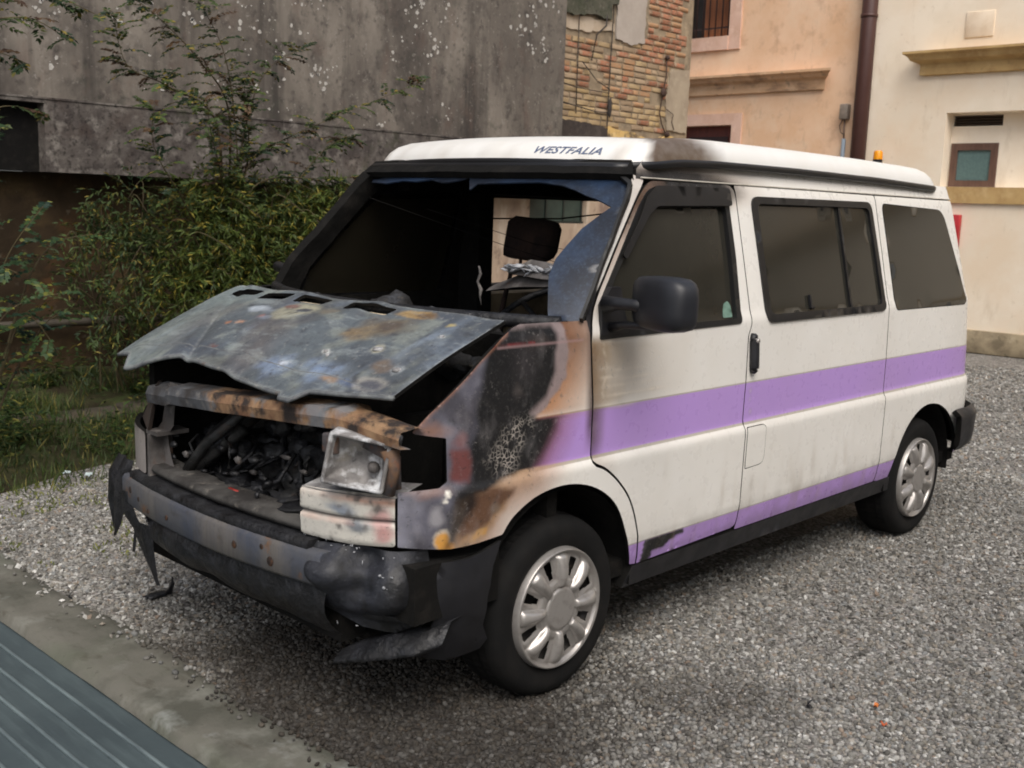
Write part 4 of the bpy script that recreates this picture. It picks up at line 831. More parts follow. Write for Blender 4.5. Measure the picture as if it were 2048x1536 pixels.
for c, r in (((-.70, .02, .775), (.014, .03, .022)), ((-.69, -.06, .745), (.014, .03, .014)), ((-.68, -.24, .83), (.012, .05, .012)), ((-.68, -.34, .80), (.012, .03, .012)), ((-.72, .34, .74), (.012, .03, .02)), ((-.72, .30, .72), (.012, .02, .012))): mb.lump(c, tuple(v*.62 for v in r), 2, 1.1, 4, 2, 1)
for q in range(34):
    x, y, z = -.70+.14*rg.random(), -.52+.98*rg.random(), .655+.03*rg.random(); mb.lump((x, y, z), (.03+.04*rg.random(), .04+.08*rg.random(), .006+.016*rg.random()), q+200, 1.0, 3.5, 2, R=Matrix.Rotation(rg.uniform(-.5, .5), 3, 'X'))
for q in range(14):
    x, y = -.70+.12*rg.random(), -.45+.8*rg.random(); mb.tube([(x, y, .68+.06*rg.random()), (x+.02, y+rg.uniform(-.1, .1), .72+.08*rg.random()), (x+.08, y+rg.uniform(-.16, .16), .74+.14*rg.random())], [.012, .007, .010], 6)
for q in range(40):
    x, y, z = -.60+.12*rg.random(), -.50+.95*rg.random(), .70+.24*rg.random(); mb.lump((x, y, z), (.02+.03*rg.random(), .02+.05*rg.random(), .02+.04*rg.random()), q+400, .8, 3, 2)
mb.put('engine_debris', [M_CHAR, M_GREYMETAL], van, kind='stuff')
mb = MB(); mb.tube([(-.74, .06, .66), (-.745, .0, .678), (-.75, -.06, .685)], [.003, .010, .004], 6); mb.put('red_wire_scrap', weathered('red_plastic', L(150, 40, 30), [((.02, .02, .02), 30, .5, .65, .8)], .5), van)
mb = MB(); mb.box((-.72, -.60, .30), (-.62, .60, .42)); mb.box((-.66, -.88, .42), (-.3, -.62, .60)); mb.put('subframe', M_SOOT, van)
MB().box((-.70, -.60, .62), (-.30, -.56, 1.0)).put('inner_wing', M_SOOT, van); MB().box((-.70, .60, .62), (-.30, .64, 1.04)).put('inner_wing', M_SOOT, van)
# dashboard remains along the base of the windscreen
mb = MB(); rg = random.Random(9); M_DASH = weathered('burnt_dash', L(34, 33, 34), [(L(92, 96, 104), 10, .5, .68, .7), (L(120, 112, 96), 26, .6, .75, .6), ((.008, .008, .008), 8, .5, .7, .9)], .8, [(28, .7, .012)])
mb.box((.02, -.80, .80), (.42, .80, 1.10), bev=.05)
for q in range(46):
    x, y = .0+.38*rg.random(), -.78+1.55*rg.random(); mb.lump((x, y, 1.10+.05*rg.random()), (.05+.06*rg.random(), .05+.09*rg.random(), .03+.05*rg.random()), q, .6, 2.5, 2)
mb.lump((.05, .10, 1.255), (.08, .09, .07), 77, .5, 3); mb.lump((.10, -.06, 1.22), (.09, .14, .06), 78, .5, 3); mb.lump((.12, -.30, 1.22), (.08, .10, .06), 80, .6, 3); mb.lump((.06, .60, 1.22), (.07, .10, .07), 79, .5, 3); mb.put('melted_dashboard', M_DASH, van)
sw = MB(); c = Vector((.40, -.38, 1.255)); ax = Vector((-.55, .02, .84)).normalized(); a = ax.cross(Vector((0, 1, 0))).normalized(); b = ax.cross(a)
sw.tube([c+(a*math.cos(t)+b*math.sin(t))*.20 for t in np.linspace(0, 2*math.pi, 40)], .013, 8); sw.lump(c-ax*.03, (.05, .05, .04), 4, .3)
for t in (.5, 2.4, 4.2): sw.tube([c-ax*.03, c+(a*math.cos(t)+b*math.sin(t))*.20], .010, 6)
sw.tube([c-ax*.03, c-ax*.30+Vector((-.02, 0, 0))], .03, 8); sw.put('steering_wheel', M_CHAR, van)
mb = MB()                                                     # burnt lining hanging over the wheel, white with ash
for (pts, w) in (([(.34, -.16, 1.36), (.33, -.26, 1.385), (.32, -.36, 1.41), (.31, -.50, 1.425), (.31, -.62, 1.44)], [.012, .02, .03, .035, .03]), ([(.32, -.30, 1.44), (.31, -.38, 1.455), (.30, -.48, 1.45), (.30, -.58, 1.44)], [.012, .03, .03, .02])):
    V = []
    for i, p in enumerate(pts):
        p = Vector(p); V += [p+Vector((-.02, 0, -w[i])), p+Vector((0, 0, 0)), p+Vector((.03, 0, w[i])), p+Vector((.10, .02, w[i]*.6))]
    mb.add(V, [(i*4+j, i*4+j+1, i*4+5+j, i*4+4+j) for i in range(len(pts)-1) for j in range(3)], 0, True)
mb.put('burnt_lining', M_GREYMETAL, van)
mb = MB(); rg = random.Random(5)
for q in range(34):
    y = -.28-.36*rg.random(); mb.lump((.29+.06*rg.random(), y, 1.43+.03*rg.random()), (.012+.015*rg.random(), .015+.04*rg.random(), .002+.005*rg.random()), q, 1.0, 3, 2, R=Matrix.Rotation(rg.uniform(-.5, .5), 3, 'X'))
AR = MB(); AR.tube([(.25, -.19, 1.45), (.25, -.20, 1.42), (.25, -.185, 1.39), (.25, -.205, 1.36), (.25, -.20, 1.33), (.25, -.21, 1.30)], [.004, .007, .005, .008, .004, .002], 6); AR.put('burnt_trim_strip', M_GREYMETAL, van)
mb.put('ash_flakes', M_ASH, van, kind='stuff')
mb = MB(); mb.tube([(.30, .55, 1.70), (.5, .3, 1.60), (.75, .10, 1.50), (.9, -.05, 1.44)], .0014, 5); mb.tube([(.50, .40, 1.66), (.9, .12, 1.52), (1.2, -.05, 1.47)], .0014, 5); mb.tube([(1.2, .70, 1.62), (1.5, .5, 1.63), (1.8, .3, 1.68), (2.0, .15, 1.73)], .004, 5)
for q in range(4): mb.tube([(1.75, .55-.04*q, 1.76-.01*q), (1.9, .40, 1.73-.02*q), (2.05, .25-.03*q, 1.70-.015*q), (2.2, .15, 1.68+.01*q)], .006, 5)
mb.put('hanging_wires', M_SOOT, van)
M_SEAT = weathered('burnt_seat_foam', L(46, 34, 30), [(L(70, 50, 42), 8, .45, .7, .7), ((.01, .008, .008), 12, .55, .75, .8)], .95, [(30, .6, .01)])
def seat(y, x=1.10, head=True):
    m = MB(); m.box((x-.46, y-.23, .62), (x+.04, y+.23, .82), bev=.05)
    if y < 0: m.box((x-.02, y-.22, .82), (x+.10, y+.22, 1.36), bev=.05)
    else: m.tube([(x, y-.20, .80), (x+.02, y-.19, 1.2), (x+.02, y-.14, 1.37), (x+.02, y+.14, 1.37), (x+.02, y+.19, 1.2), (x, y+.20, .80)], .014, 8); m.tube([(x+.01, y-.19, 1.10), (x+.02, y+.19, 1.12)], .008, 6)
    s_ = m.put('front_seat', M_SEAT, van); 
    if head:
        h = MB(); V = []
        h.box((x-.05, y-.158, 1.435), (x+.05, y+.158, 1.638), bev=.05); h.v = [(a_, b_*1.0+.02*math.sin(c_*19), c_+.012*math.sin(b_*23)) for a_, b_, c_ in h.v]; h.tube([(x, y-.06, 1.34), (x, y-.06, 1.47)], .008, 6); h.tube([(x, y+.06, 1.34), (x, y+.06, 1.47)], .008, 6); h.put('headrest', M_SEAT, s_)
seat(.29, 1.06); seat(-.43, 1.06)
mb = MB(); mb.box((1.12, .70, .4), (1.22, .84, 1.78)); mb.box((2.36, .68, .4), (2.46, .84, 1.8)); mb.box((.62, .66, 1.74), (2.4, .74, 1.80)); mb.put('bare_door_post', M_SOOT, van)
MB().box((1.24, .72, .4), (2.34, .86, 1.235)).put('door_lining', weathered('singed_door_lining', L(150, 134, 108), [(L(96, 84, 66), 5, .42, .62, .8)], .9), van)
mb = MB(); mb.box((1.25, -.78, .4), (2.9, -.40, 1.12), bev=.02); mb.box((2.55, -.7, .4), (3.3, .78, 1.0), bev=.02); mb.put('burnt_furniture', M_SOOT, van)
# ---- wheels
def wheel_meshes():
    ty = MB(); prof = [(.205, .115), (.212, .098), (.222, .088), (.245, .080), (.275, .078), (.298, .084), (.312, .100), (.320, .125), (.3215, .150), (.323, .152), (.323, .158), (.3215, .16), (.3215, .20), (.323, .202), (.3215, .208), (.320, .26), (.305, .285), (.27, .29), (.21, .27)]
    prof = [(r, h-.078) for r, h in prof]
    ty.lathe(prof, 72, 'y')
    for zz in range(len(ty.v)):                       # flat where it stands
        x, y, z = ty.v[zz]
        if z < -.313: ty.v[zz] = (x, y-.006*(z+.313)*-40*0, -.3145)
    # tread blocks
    for q in range(60):
        a = 2*math.pi*q/60
        for (h0, h1) in ((.045, .072), (.082, .118), (.128, .165)):
            pts = []
            for aa in (a, a+.07):
                for hh_ in (h0, h1): pts.append((.3245*math.cos(aa+hh_*.4), hh_, .3245*math.sin(aa+hh_*.4)))
            if all(p[2] > -.312 for p in pts): ty.add(pts, [(0, 1, 3, 2)], 0)
    T = ty.mesh('tyre', M_TYRE)
    nr, nt = 44, 320; RR = np.linspace(.004, .2176, nr); TT = np.linspace(0, 2*np.pi, nt, endpoint=False); V = []; Fc = []
    R2, T2 = np.meshgrid(RR, TT, indexing='ij'); k8 = 2*np.pi/8; tl = (T2+k8/2) % k8-k8/2; al = tl*R2; half = k8/2
    h = .012*np.clip((.20-R2)/.12, 0, 1)+.004
    h += .006*np.clip((.0745-R2)/.003, 0, 1)-.006*np.exp(-((R2-.0775)/.0022)**2)
    u = (R2-.140)/.062; wdt = .015+.013*np.clip((R2-.08)/.10, 0, 1); bul = np.clip(1-u**2, 0, 1)**.5*np.clip(1-(al/wdt)**2, 0, 1)**.6; h += .026*bul
    h += .017*np.exp(-((R2-.2085)/.0055)**2)-.006*np.clip((R2-.188)/.006, 0, 1)*np.clip((.203-R2)/.004, 0, 1)
    h -= .02*np.clip((R2-.2145)/.003, 0, 1)
    tg = np.abs((T2 % k8)-k8/2)*R2; hole = (R2 > .118) & (R2 < .186) & (tg < .010+.010*np.clip((R2-.118)/.06, 0, 1)); near = (R2 > .108) & (R2 < .192) & (tg < .030)
    h -= .008*near*np.clip(1-(tg-.012)/.014, 0, 1)
    V = np.stack([R2*np.cos(T2), -h, R2*np.sin(T2)], -1).reshape(-1, 3)
    hm = hole
    for i in range(nr-1):
        for j in range(nt):
            j2 = (j+1) % nt
            if hm[i, j] and hm[i+1, j] and hm[i, j2] and hm[i+1, j2]: continue
            Fc.append((i*nt+j, (i+1)*nt+j, (i+1)*nt+j2, i*nt+j2))
    Fc.append(tuple(range(nt)))
    V2 = V+np.array([0, .004, 0]); 
    Hm = mesh('hubcap', V, Fc, [M_CAPS], None, True)
    rm = MB(); rm.lathe([(.02, .05), (.12, .05), (.17, .035), (.19, .03), (.205, .012), (.214, .010), (.216, .05)], 48, 'y'); 
    for q in range(5): a = q*2*math.pi/5; rm.lathe([(0, .02), (.012, .02), (.014, .05)], 8, 'y', (.06*math.cos(a), 0, .06*math.sin(a)))
    Rm = rm.mesh('steel_rim', weathered('rim_steel', L(60, 58, 56), [(L(110, 100, 88), 20, .55, .7, .6)], .6)); return T, Hm, Rm
WT, WH, WR = wheel_meshes()
for i, (x, sgn, a) in enumerate(((0, -1, .0), (2.92, -1, .35), (0, 1, .2), (2.92, 1, .8))):
    wl = link('wheel', WT, van); y = sgn*.885
    R_ = Matrix.Rotation(0 if sgn < 0 else math.pi, 4, 'Z')
    wl.matrix_world = Matrix.Translation((x, y, .315))@R_ ; wl.matrix_parent_inverse = Matrix.Translation(-van.location)
    wl.matrix_basis = Matrix.Translation((x, y, .315))@R_
    for nm, me, off in (('hubcap', WH, 0.006), ('rim', WR, .004)):
        hc = bpy.data.objects.new(nm, me); COL.objects.link(hc); hc.parent = wl; hc.location = (0, off, 0); hc.rotation_euler = (0, a+.03, 0)
# ---- mirrors
def mirror(sg):
    m = MB(); bm = bmesh.new(); bmesh.ops.create_cube(bm, size=2)
    bmesh.ops.subdivide_edges(bm, edges=bm.edges[:], cuts=5, use_grid_fill=True)
    for v in bm.verts:
        p = np.array(v.co); n_ = (np.abs(p)**4.2).sum()**(1/4.2); p = p/n_
        x, y, z = p; k = 1-.18*(y < 0)*abs(y)-.0; x2 = x*.055-.035*(1-y*y)*(x < 0) ; v.co = (x2+.02*y, y*.156, z*.088*(1-.05*y)+.001)
    Rz = Matrix.Rotation(math.radians(-16), 3, 'Z'); c = Vector((.222, -1.105, 1.383))
    bm.verts.index_update(); V = [c+Rz@v.co for v in bm.verts]; Fc = [[v.index for v in f.verts] for f in bm.faces]; bm.free()
    m.add(V, Fc, 0, True)
    arm = MB(); arm.tube([(.165, -.90, 1.365), (.155, -.96, 1.372), (.165, -1.02, 1.372), (.18, -1.07, 1.37)], [.030, .022, .020, .026], 10); arm.tube([(.20, -.90, 1.285), (.19, -.96, 1.298), (.19, -1.03, 1.302), (.20, -1.08, 1.308)], [.018, .014, .013, .014], 10)
    V = [(.148, -.897, 1.26), (.30, -.897, 1.26), (.262, -.880, 1.42), (.215, -.878, 1.42), (.160, -.884, 1.36)]; arm.add([(x, y-.004, z) for x, y, z in V]+[(x, y+.02, z) for x, y, z in V], [(0, 1, 2, 3, 4), (0, 5, 6, 1), (1, 6, 7, 2), (2, 7, 8, 3), (3, 8, 9, 4), (4, 9, 5, 0)])
    gl = MB(); V = [c+Rz@Vector((.046+.02*y, y*.112, z*.080)) for y, z in rounded([(-1, -1), (1, -1), (1, 1), (-1, 1)], .25, 4)]; gl.add(V, [tuple(range(len(V)))])
    if sg > 0:
        for q in (m, arm, gl): q.v = [(a, -b, cc) for a, b, cc in q.v]; q.f = [f[::-1] for f in q.f]
    if sg > 0:
        for q in (m, gl): q.v = [(.30+(b-1.115)*.55*-1+0*a, 1.0+(a-.225)*.8, 1.43+(cc-1.383)*.62) for a, b, cc in q.v]
    o = m.put('wing_mirror', weathered('mirror_plastic', (.013, .014, .018), [((.024, .026, .032), 9, .4, .7, .6)], .45, [(260, .15, .002)]), van)
    arm.put('mirror_arm', M_PLASTIC, o); gl.put('mirror_glass', glass_mat('mirror_silver', (.5, .5, .5), .05), o)
mirror(-1); mirror(1)
# ------------------------------------------------------------------ ground
def gravel_mat(name, peb=True):
    t = NT(name); p = t.sep()
    v = t.n('ShaderNodeTexVoronoi'); v.inputs['Scale'].default_value = 62; t.l(t.pos, v.inputs['Vector'])
    h = t.n('ShaderNodeSeparateColor'); t.l(v.outputs['Color'], h.inputs[0])
    c = t.mix(h.outputs[0], L(112, 110, 106), L(162, 160, 156)); c = t.mix(t.ramp(h.outputs[1], .6, .9, 0, .5), c, L(146, 134, 124)); c = t.mix(t.ramp(h.outputs[2], .8, .95, 0, .8), c, L(206, 202, 196)); c = t.mix(t.ramp(h.outputs[1], .25, .1, 0, .7), c, L(60, 58, 54))
    c = t.mix(t.ramp(v.outputs['Distance'], .45, .8, 0, .5), c, L(60, 57, 54))
    c = t.mix(t.ramp(t.noise(1.1, 4), .42, .66, 0, .35), c, L(84, 80, 74))
    c = t.mix(stain(t), c, L(34, 29, 24))
    t.base(c); t.b.inputs['Roughness'].default_value = .95; t.b.inputs['Specular IOR Level'].default_value = .25
    t.bump(v.outputs['Distance'], .8, -.012); return t.m
def stain(t):                          # black burnt matter that dropped around the front of the van
    p = t.sep(); x = t.math('ADD', p[0], .35); y = t.math('ADD', p[1], .55)
    x2 = t.math('DIVIDE', x, 1.15); y2 = t.math('DIVIDE', y, 1.25)
    d = t.math('SQRT', t.math('ADD', t.math('MULTIPLY', x2, x2), t.math('MULTIPLY', y2, y2)))
    d = t.math('ADD', d, t.math('MULTIPLY', t.math('SUBTRACT', t.noise(2.2, 5), .5), 1.1))
    return t.ramp(d, 1.10, .50, 0, .80)
M_GRAV = gravel_mat('gravel_ground')
n = 90; gx = np.concatenate([np.linspace(-40, -4, 12), [-3, -2, -1.12, -1.08], np.linspace(-.95, 12, n), np.linspace(13, 60, 12)]); gy = np.concatenate([np.linspace(-40, -6, 10), np.linspace(-5.5, 7, 70), np.linspace(8, 60, 12)])
GX, GY = np.meshgrid(gx, gy, indexing='ij'); GZ = (vnoise(np.stack([GX, GY], -1).reshape(-1, 2), .9, 4, 4).reshape(GX.shape)-.5)*.022-.006
GZ = np.where((GX < -1.10) & (GY > -2.6) & (GY < 8), -.12, GZ)
V = np.stack([GX, GY, GZ], -1).reshape(-1, 3); ny_ = len(gy); Fq = np.array([(i*ny_+j, (i+1)*ny_+j, (i+1)*ny_+j+1, i*ny_+j+1) for i in range(len(gx)-1) for j in range(ny_-1)])
link('ground', mesh('ground', V, Fq, [M_GRAV], None, True), kind='structure')
# loose pebbles
def pebbles(name, X, Y, size, sub):
    if sub:
        bm = bmesh.new(); bmesh.ops.create_icosphere(bm, subdivisions=1, radius=1); U = np.array([v.co[:] for v in bm.verts]); T = np.array([[v.index for v in f.verts] for f in bm.faces]); bm.free()
    else:
        U = np.array([(1, 0, 0), (-1, 0, 0), (0, 1, 0), (0, -1, 0), (0, 0, 1), (0, 0, -1)], float); T = np.array([(0, 2, 4), (2, 1, 4), (1, 3, 4), (3, 0, 4), (2, 0, 5), (1, 2, 5), (3, 1, 5), (0, 3, 5)])
    N = len(X); k = len(U)
    sc = size[:, None]*np.stack([.7+.7*RNG.random(N), .7+.5*RNG.random(N), .45+.35*RNG.random(N)], 1)
    q = RNG.normal(size=(N, 4)); q[:, 1:3] *= .35; q /= np.linalg.norm(q, axis=1)[:, None]; w_, x_, y_, z_ = q.T
    Rm = np.stack([np.stack([1-2*(y_*y_+z_*z_), 2*(x_*y_-w_*z_), 2*(x_*z_+w_*y_)], -1), np.stack([2*(x_*y_+w_*z_), 1-2*(x_*x_+z_*z_), 2*(y_*z_-w_*x_)], -1), np.stack([2*(x_*z_-w_*y_), 2*(y_*z_+w_*x_), 1-2*(x_*x_+y_*y_)], -1)], 1)
    jit = 1+.28*(RNG.random((N, k, 1))-.5)
    P = np.einsum('nij,nkj->nki', Rm, U[None]*sc[:, None]*jit)
    base = (vnoise(np.stack([X, Y], -1), .9, 4, 4)-.5)*.022-.006
    base = np.where(X < edge_x(Y)-.008, .034, base)
    P += np.stack([X, Y, base+sc[:, 2]*.35], -1)[:, None]
    pal = np.array([L(136, 133, 125), L(160, 157, 149), L(120, 117, 110), L(182, 179, 171), L(148, 139, 125), L(132, 127, 116), L(98, 95, 89), L(154, 147, 136), L(140, 140, 136), L(202, 199, 191), L(146, 130, 114)])
    pr = np.array([.2, .18, .16, .08, .07, .1, .1, .06, .07, .03, .02]); pr = pr/pr.sum(); C = pal[RNG.choice(len(pal), N, p=pr)]*(.80+.36*RNG.random((N, 1)))*np.array([.985, 1, 1.035])
    # soiled by the fire around the front
    d = np.hypot((X+.35)/1.15, (Y+.55)/1.25)+(vnoise(np.stack([X, Y], -1), 2.2, 31, 4)-.5)*1.2; m = np.clip((1.15-d)/.6, 0, 1)*.82
    C = C*(1-m[:, None])+np.array(L(40, 33, 26))*m[:, None]; damp = np.clip((vnoise(np.stack([X, Y], -1), 1.0, 8, 4)-.45)*4, 0, 1)*.4; C = C*(1-damp[:, None]*.55)
    C4_ = np.concatenate([np.repeat(C, k, 0), np.ones((N*k, 1))], 1)
    F_ = (T[None]+(np.arange(N)*k)[:, None, None]).reshape(-1, 3)
    me = mesh(name, P.reshape(-1, 3), F_, [M_PEB], None, bool(sub), {'stone': C4_}); return link(name, me, kind='stuff')
t = NT('pebble_stone'); at = t.n('ShaderNodeVertexColor'); at.layer_name = 'stone'; t.base(at.outputs[0]); t.b.inputs['Roughness'].default_value = .9; t.b.inputs['Specular IOR Level'].default_value = .3; M_PEB = t.m
def in_gravel(X, Y):
    g = (X > -.852+.02*np.sin(Y*5)-.13*RNG.random(len(X))**5+.01) & ~((Y > 2.85+.25*np.sin(X*3)) & (X < 2.2)); return g
def scatter(N, d0, d1):
    ang = math.atan2(F.y, F.x); a = ang+(RNG.random(N)-.5)*1.06; r = np.sqrt(d0*d0+RNG.random(N)*(d1*d1-d0*d0))
    X = -2.7334+r*np.cos(a); Y = -3.2187+r*np.sin(a); ok = in_gravel(X, Y) & ~((X > .5) & (X < 3.4) & (np.abs(Y) < .5)); return X[ok], Y[ok]
def edge_x(Y): return -.84+.02*np.sin(Y*4.1)+.028*(vnoise(np.stack([Y, Y*0], -1), 3.1, 5, 4)-.5)
X, Y = scatter(42000, 1.5, 4.2); pebbles('gravel', X, Y, .0055+.0075*RNG.random(len(X))**1.6, True)
X, Y = scatter(90000, 4.1, 8.0); pebbles('gravel', X, Y, .007+.009*RNG.random(len(X))**1.6, False)
X, Y = scatter(60000, 7.6, 14.0); X, Y = X[X < 11.6], Y[X < 11.6]; pebbles('gravel', X, Y, .009+.012*RNG.random(len(X))**1.6, False)
# kerb of old concrete and the ribbed ramp below it
def edge_x(Y): return -.84+.02*np.sin(Y*4.1)+.028*(vnoise(np.stack([Y, Y*0], -1), 3.1, 5, 4)-.5)-.05*np.clip((-.55-Y)/.3, 0, 1)*0
n = 150; ys = np.linspace(-2.2, 7, n); ks = [0, .06, .25, .5, .75, .94, 1]; V = []
for y in ys:
    xr = float(edge_x(np.array([y]))[0]); xl = -1.145
    for kx, u in enumerate(ks):
        x = xl+(xr-xl)*u; z = .030+.012*(vnoise(np.array([[x, y]]), 5, 3)[0]-.5); z -= .035 if kx in (0, len(ks)-1) else 0
        V.append((x, y, z))
Fk = [(i*7+j, (i+1)*7+j, (i+1)*7+j+1, i*7+j+1) for i in range(n-1) for j in range(6)]
M_KERB = weathered('old_concrete', L(104, 102, 94), [(L(78, 78, 70), 3.5, .42, .62, .85), (L(128, 128, 120), 5, .52, .68, .7), (L(70, 66, 56), 9, .56, .7, .7, (1.6, .6, 1)), (L(92, 98, 82), 2, .5, .7, .6), (L(50, 48, 42), 30, .64, .76, .7), (L(160, 164, 160), 2.6, .60, .7, .6)], .92, [(40, .5, .006), (8, .4, .015)], spec=.25)
link('kerb', mesh('kerb', V, Fk, [M_KERB], None, True), kind='structure')
ramp = thing('ribbed_ramp', 'dark blue-grey ribbed deck beside the concrete kerb, bottom left corner', 'ramp', (-2.1, 1, -.02))
M_RAMP = weathered('ramp_deck', L(70, 81, 84), [(L(58, 68, 72), 3, .4, .65, .7), (L(86, 98, 100), 8, .5, .7, .5, (4, .3, 1)), (L(110, 112, 106), 50, .68, .8, .5)], .62, [(70, .25, .003)])
M_RIB = weathered('ramp_rib', L(104, 116, 118), [(L(70, 80, 84), 8, .4, .65, .8, (4, .4, 1))], .6)
mb = MB(); mb.box((-3.6, -1.9, -.06), (-1.128, 6.5, -.012)); mb.put('deck', M_RAMP, ramp)
ribm = MB().box((-.006, -4.2, 0), (.006, 4.2, .010), bev=.003).mesh('rib', M_RIB)
x = -1.235
for i in range(24): link('rib', ribm, ramp, loc=(x, 2.3, -.0135)); x -= .085+.002*(i % 3)
# ------------------------------------------------------------------ the buildings
def wall_holes(mb, ax, c, th, u0, u1, z0, z1, holes, mi=0, sgn=1):
    """vertical wall at coordinate c on axis ax (0: plane x=c, 1: plane y=c), thickness th behind, with rectangular openings; boxes butt"""
    us = sorted({u0, u1, *[h[0] for h in holes], *[h[1] for h in holes]}); zs = sorted({z0, z1, *[h[2] for h in holes], *[h[3] for h in holes]})
    V = {}; 
    def vid(u, z, d):
        k = (round(u, 4), round(z, 4), d)
        if k not in V: V[k] = len(V)
        return V[k]
    Fc = []; isin = lambda a, b: any(h[0] <= a < h[1] and h[2] <= b < h[3] for h in holes)
    cell = {}
    for i in range(len(us)-1):
        for j in range(len(zs)-1): cell[i, j] = not isin((us[i]+us[i+1])/2, (zs[j]+zs[j+1])/2)
    for (i, j), s_ in cell.items():
        a, b, lo, hi = us[i], us[i+1], zs[j], zs[j+1]
        if not s_: continue
        Fc.append([vid(a, lo, 0), vid(b, lo, 0), vid(b, hi, 0), vid(a, hi, 0)]); Fc.append([vid(a, hi, 1), vid(b, hi, 1), vid(b, lo, 1), vid(a, lo, 1)])
        for (di, dj, p, q) in ((-1, 0, (a, lo), (a, hi)), (1, 0, (b, lo), (b, hi)), (0, -1, (a, lo), (b, lo)), (0, 1, (a, hi), (b, hi))):
            if not cell.get((i+di, j+dj), False): Fc.append([vid(*p, 0), vid(*q, 0), vid(*q, 1), vid(*p, 1)])
    P = [(c+th*d, u, z) if ax == 0 else (u, c+th*d, z) for (u, z, d) in V]
    return mb.add(P, Fc, mi)
# --- grey concrete building behind the van: heavy upper wall over a recessed ground floor
M_CONC = weathered('stained_concrete', L(112, 105, 97), [(L(84, 78, 73), .8, .40, .62, .85, (1, 1, .6)), (L(140, 132, 122), 1.5, .47, .66, .75, (1, 1, .45)), (L(62, 58, 55), 1.5, .55, .68, .9, (1.5, 1, .10)), (L(66, 62, 59), 5, .50, .66, .6, (1, 1, .8)), (L(100, 84, 76), 3.5, .55, .72, .6, (1, 1, .5)), (L(58, 54, 52), 12, .55, .72, .7), (L(150, 144, 136), 24, .60, .74, .7), (L(74, 76, 66), 5, .6, .75, .5)], .95, [(30, .5, .008), (90, .4, .003)], spec=.2)
M_BAND = weathered('mottled_band', L(100, 94, 89), [(L(66, 60, 58), 5, .42, .60, .85), (L(136, 130, 123), 9, .52, .66, .8), (L(78, 66, 60), 4, .54, .7, .5), (L(46, 42, 40), 24, .52, .68, .8), (L(66, 70, 52), 3, .56, .7, .6)], .95, [(24, .7, .012)], spec=.2)
M_LOWER = weathered('shaded_brown_plaster', L(62, 50, 36), [(L(40, 32, 22), 1.6, .40, .62, .8), (L(80, 66, 44), 3, .52, .68, .7), (L(36, 30, 24), 5, .55, .72, .8), (L(96, 66, 40), 2.4, .58, .72, .6), (L(120, 112, 96), 9, .62, .74, .5)], .95, [(20, .6, .012)], spec=.2)  # brown plaster, darkened so its colour carries the shade under the overhang
M_BEIGE = weathered('streaked_plaster', L(168, 148, 128), [(L(120, 98, 88), 2.2, .45, .62, .8, (1, 1, .7)), (L(196, 182, 164), 4, .52, .66, .7, (1.2, 1, .45)), (L(90, 72, 64), 6, .56, .70, .7, (1, 1, .8))], .95, [(30, .4, .006)])
conc = thing('concrete_building', 'grimy grey concrete building with overhanging upper wall behind the van', 'building', (2, 5.6, 0))
mb = MB(); wall_holes(mb, 1, 5.50, .45, -9, 7.17, 2.40, 8.5, []); mb.put('upper_wall', M_CONC, conc)
mb = MB(); wall_holes(mb, 1, 5.492, .46, -9, 7.17, 1.83, 2.398, [(-.4, 1.02, 1.83, 2.36)]); mb.put('mottled_band', M_BAND, conc)
mb = MB(); mb.box((-.40, 5.62, 1.83), (1.02, 5.66, 2.36)); mb.put('dark_opening', M_SOOT, conc)
mb = MB(); wall_holes(mb, 1, 5.80, .3, -9, 4.2, 0, 1.828, []); mb.put('lower_wall', M_LOWER, conc)
mb = MB(); wall_holes(mb, 1, 5.80, .3, 4.202, 7.5, 0, 1.828, [(6.98, 7.5, 1.50, 1.828)]); wall_holes(mb, 1, 5.80, .3, 7.502, 8.5, 0, 1.828, [(7.502, 8.05, 1.50, 1.828)]); mb.put('lower_wall', M_BEIGE, conc, label='pale streaked ground floor wall')
mb = MB(); mb.box((7.0, 5.86, 1.52), (8.03, 5.89, 1.827)); shp = mb.put('green_shutter', weathered('green_paint', L(52, 66, 58), [(L(40, 50, 46), 6, .4, .65, .8)], .6), conc)
mb = MB()
for x in (7.02, 7.33, 7.66, 8.0): mb.box((x-.014, 5.845, 1.502), (x+.014, 5.858, 1.826))
mb.box((6.99, 5.84, 1.505), (8.04, 5.860, 1.53)); mb.put('shutter_frame', weathered('green_frame', L(30, 38, 34), (), .6), conc)
mb = MB(); mb.box((-9, 5.484, 2.390), (7.18, 5.50, 2.404)); mb.put('string_course', M_BAND, conc)
# flakes of white where the paint has come off
mb = MB(); rg = random.Random(21)
def flake(x, y, z, r):
    n_ = rg.randint(5, 7); pts = [(x+math.cos(2*math.pi*i/n_)*r*rg.uniform(.5, 1.2), y, z+math.sin(2*math.pi*i/n_)*r*rg.uniform(.5, 1.2)) for i in range(n_)]; mb.add([(a, b-.003, c_) for a, b, c_ in pts], [tuple(range(n_))])
for q in range(480):
    x = rg.uniform(.8, 7.1); z = rg.uniform(2.45, 4.4)
    if vnoise(np.array([[x, z]]), 1.4, 3)[0] < .50-.04*(z-3): continue
    for j in range(rg.randint(1, 4)): flake(x+rg.uniform(-.06, .06), 5.5, z+rg.uniform(-.06, .06), rg.choice((.006, .008, .010, .014, .020, .026)))
mb.put('paint_flakes', weathered('white_flakes', L(188, 184, 177), [(L(150, 144, 136), 40, .4, .6, .6)], .9), conc, kind='stuff')
pipe = MB().tube([(-9, 5.70, .60), (1.2, 5.70, .60), (4.4, 5.70, .60)], .035, 10).put('wall_pipe', weathered('old_pipe', L(66, 60, 50), [(L(44, 38, 32), 9, .45, .65, .7)], .7), label='thin grey pipe running low along the brown plaster wall', category='pipe')
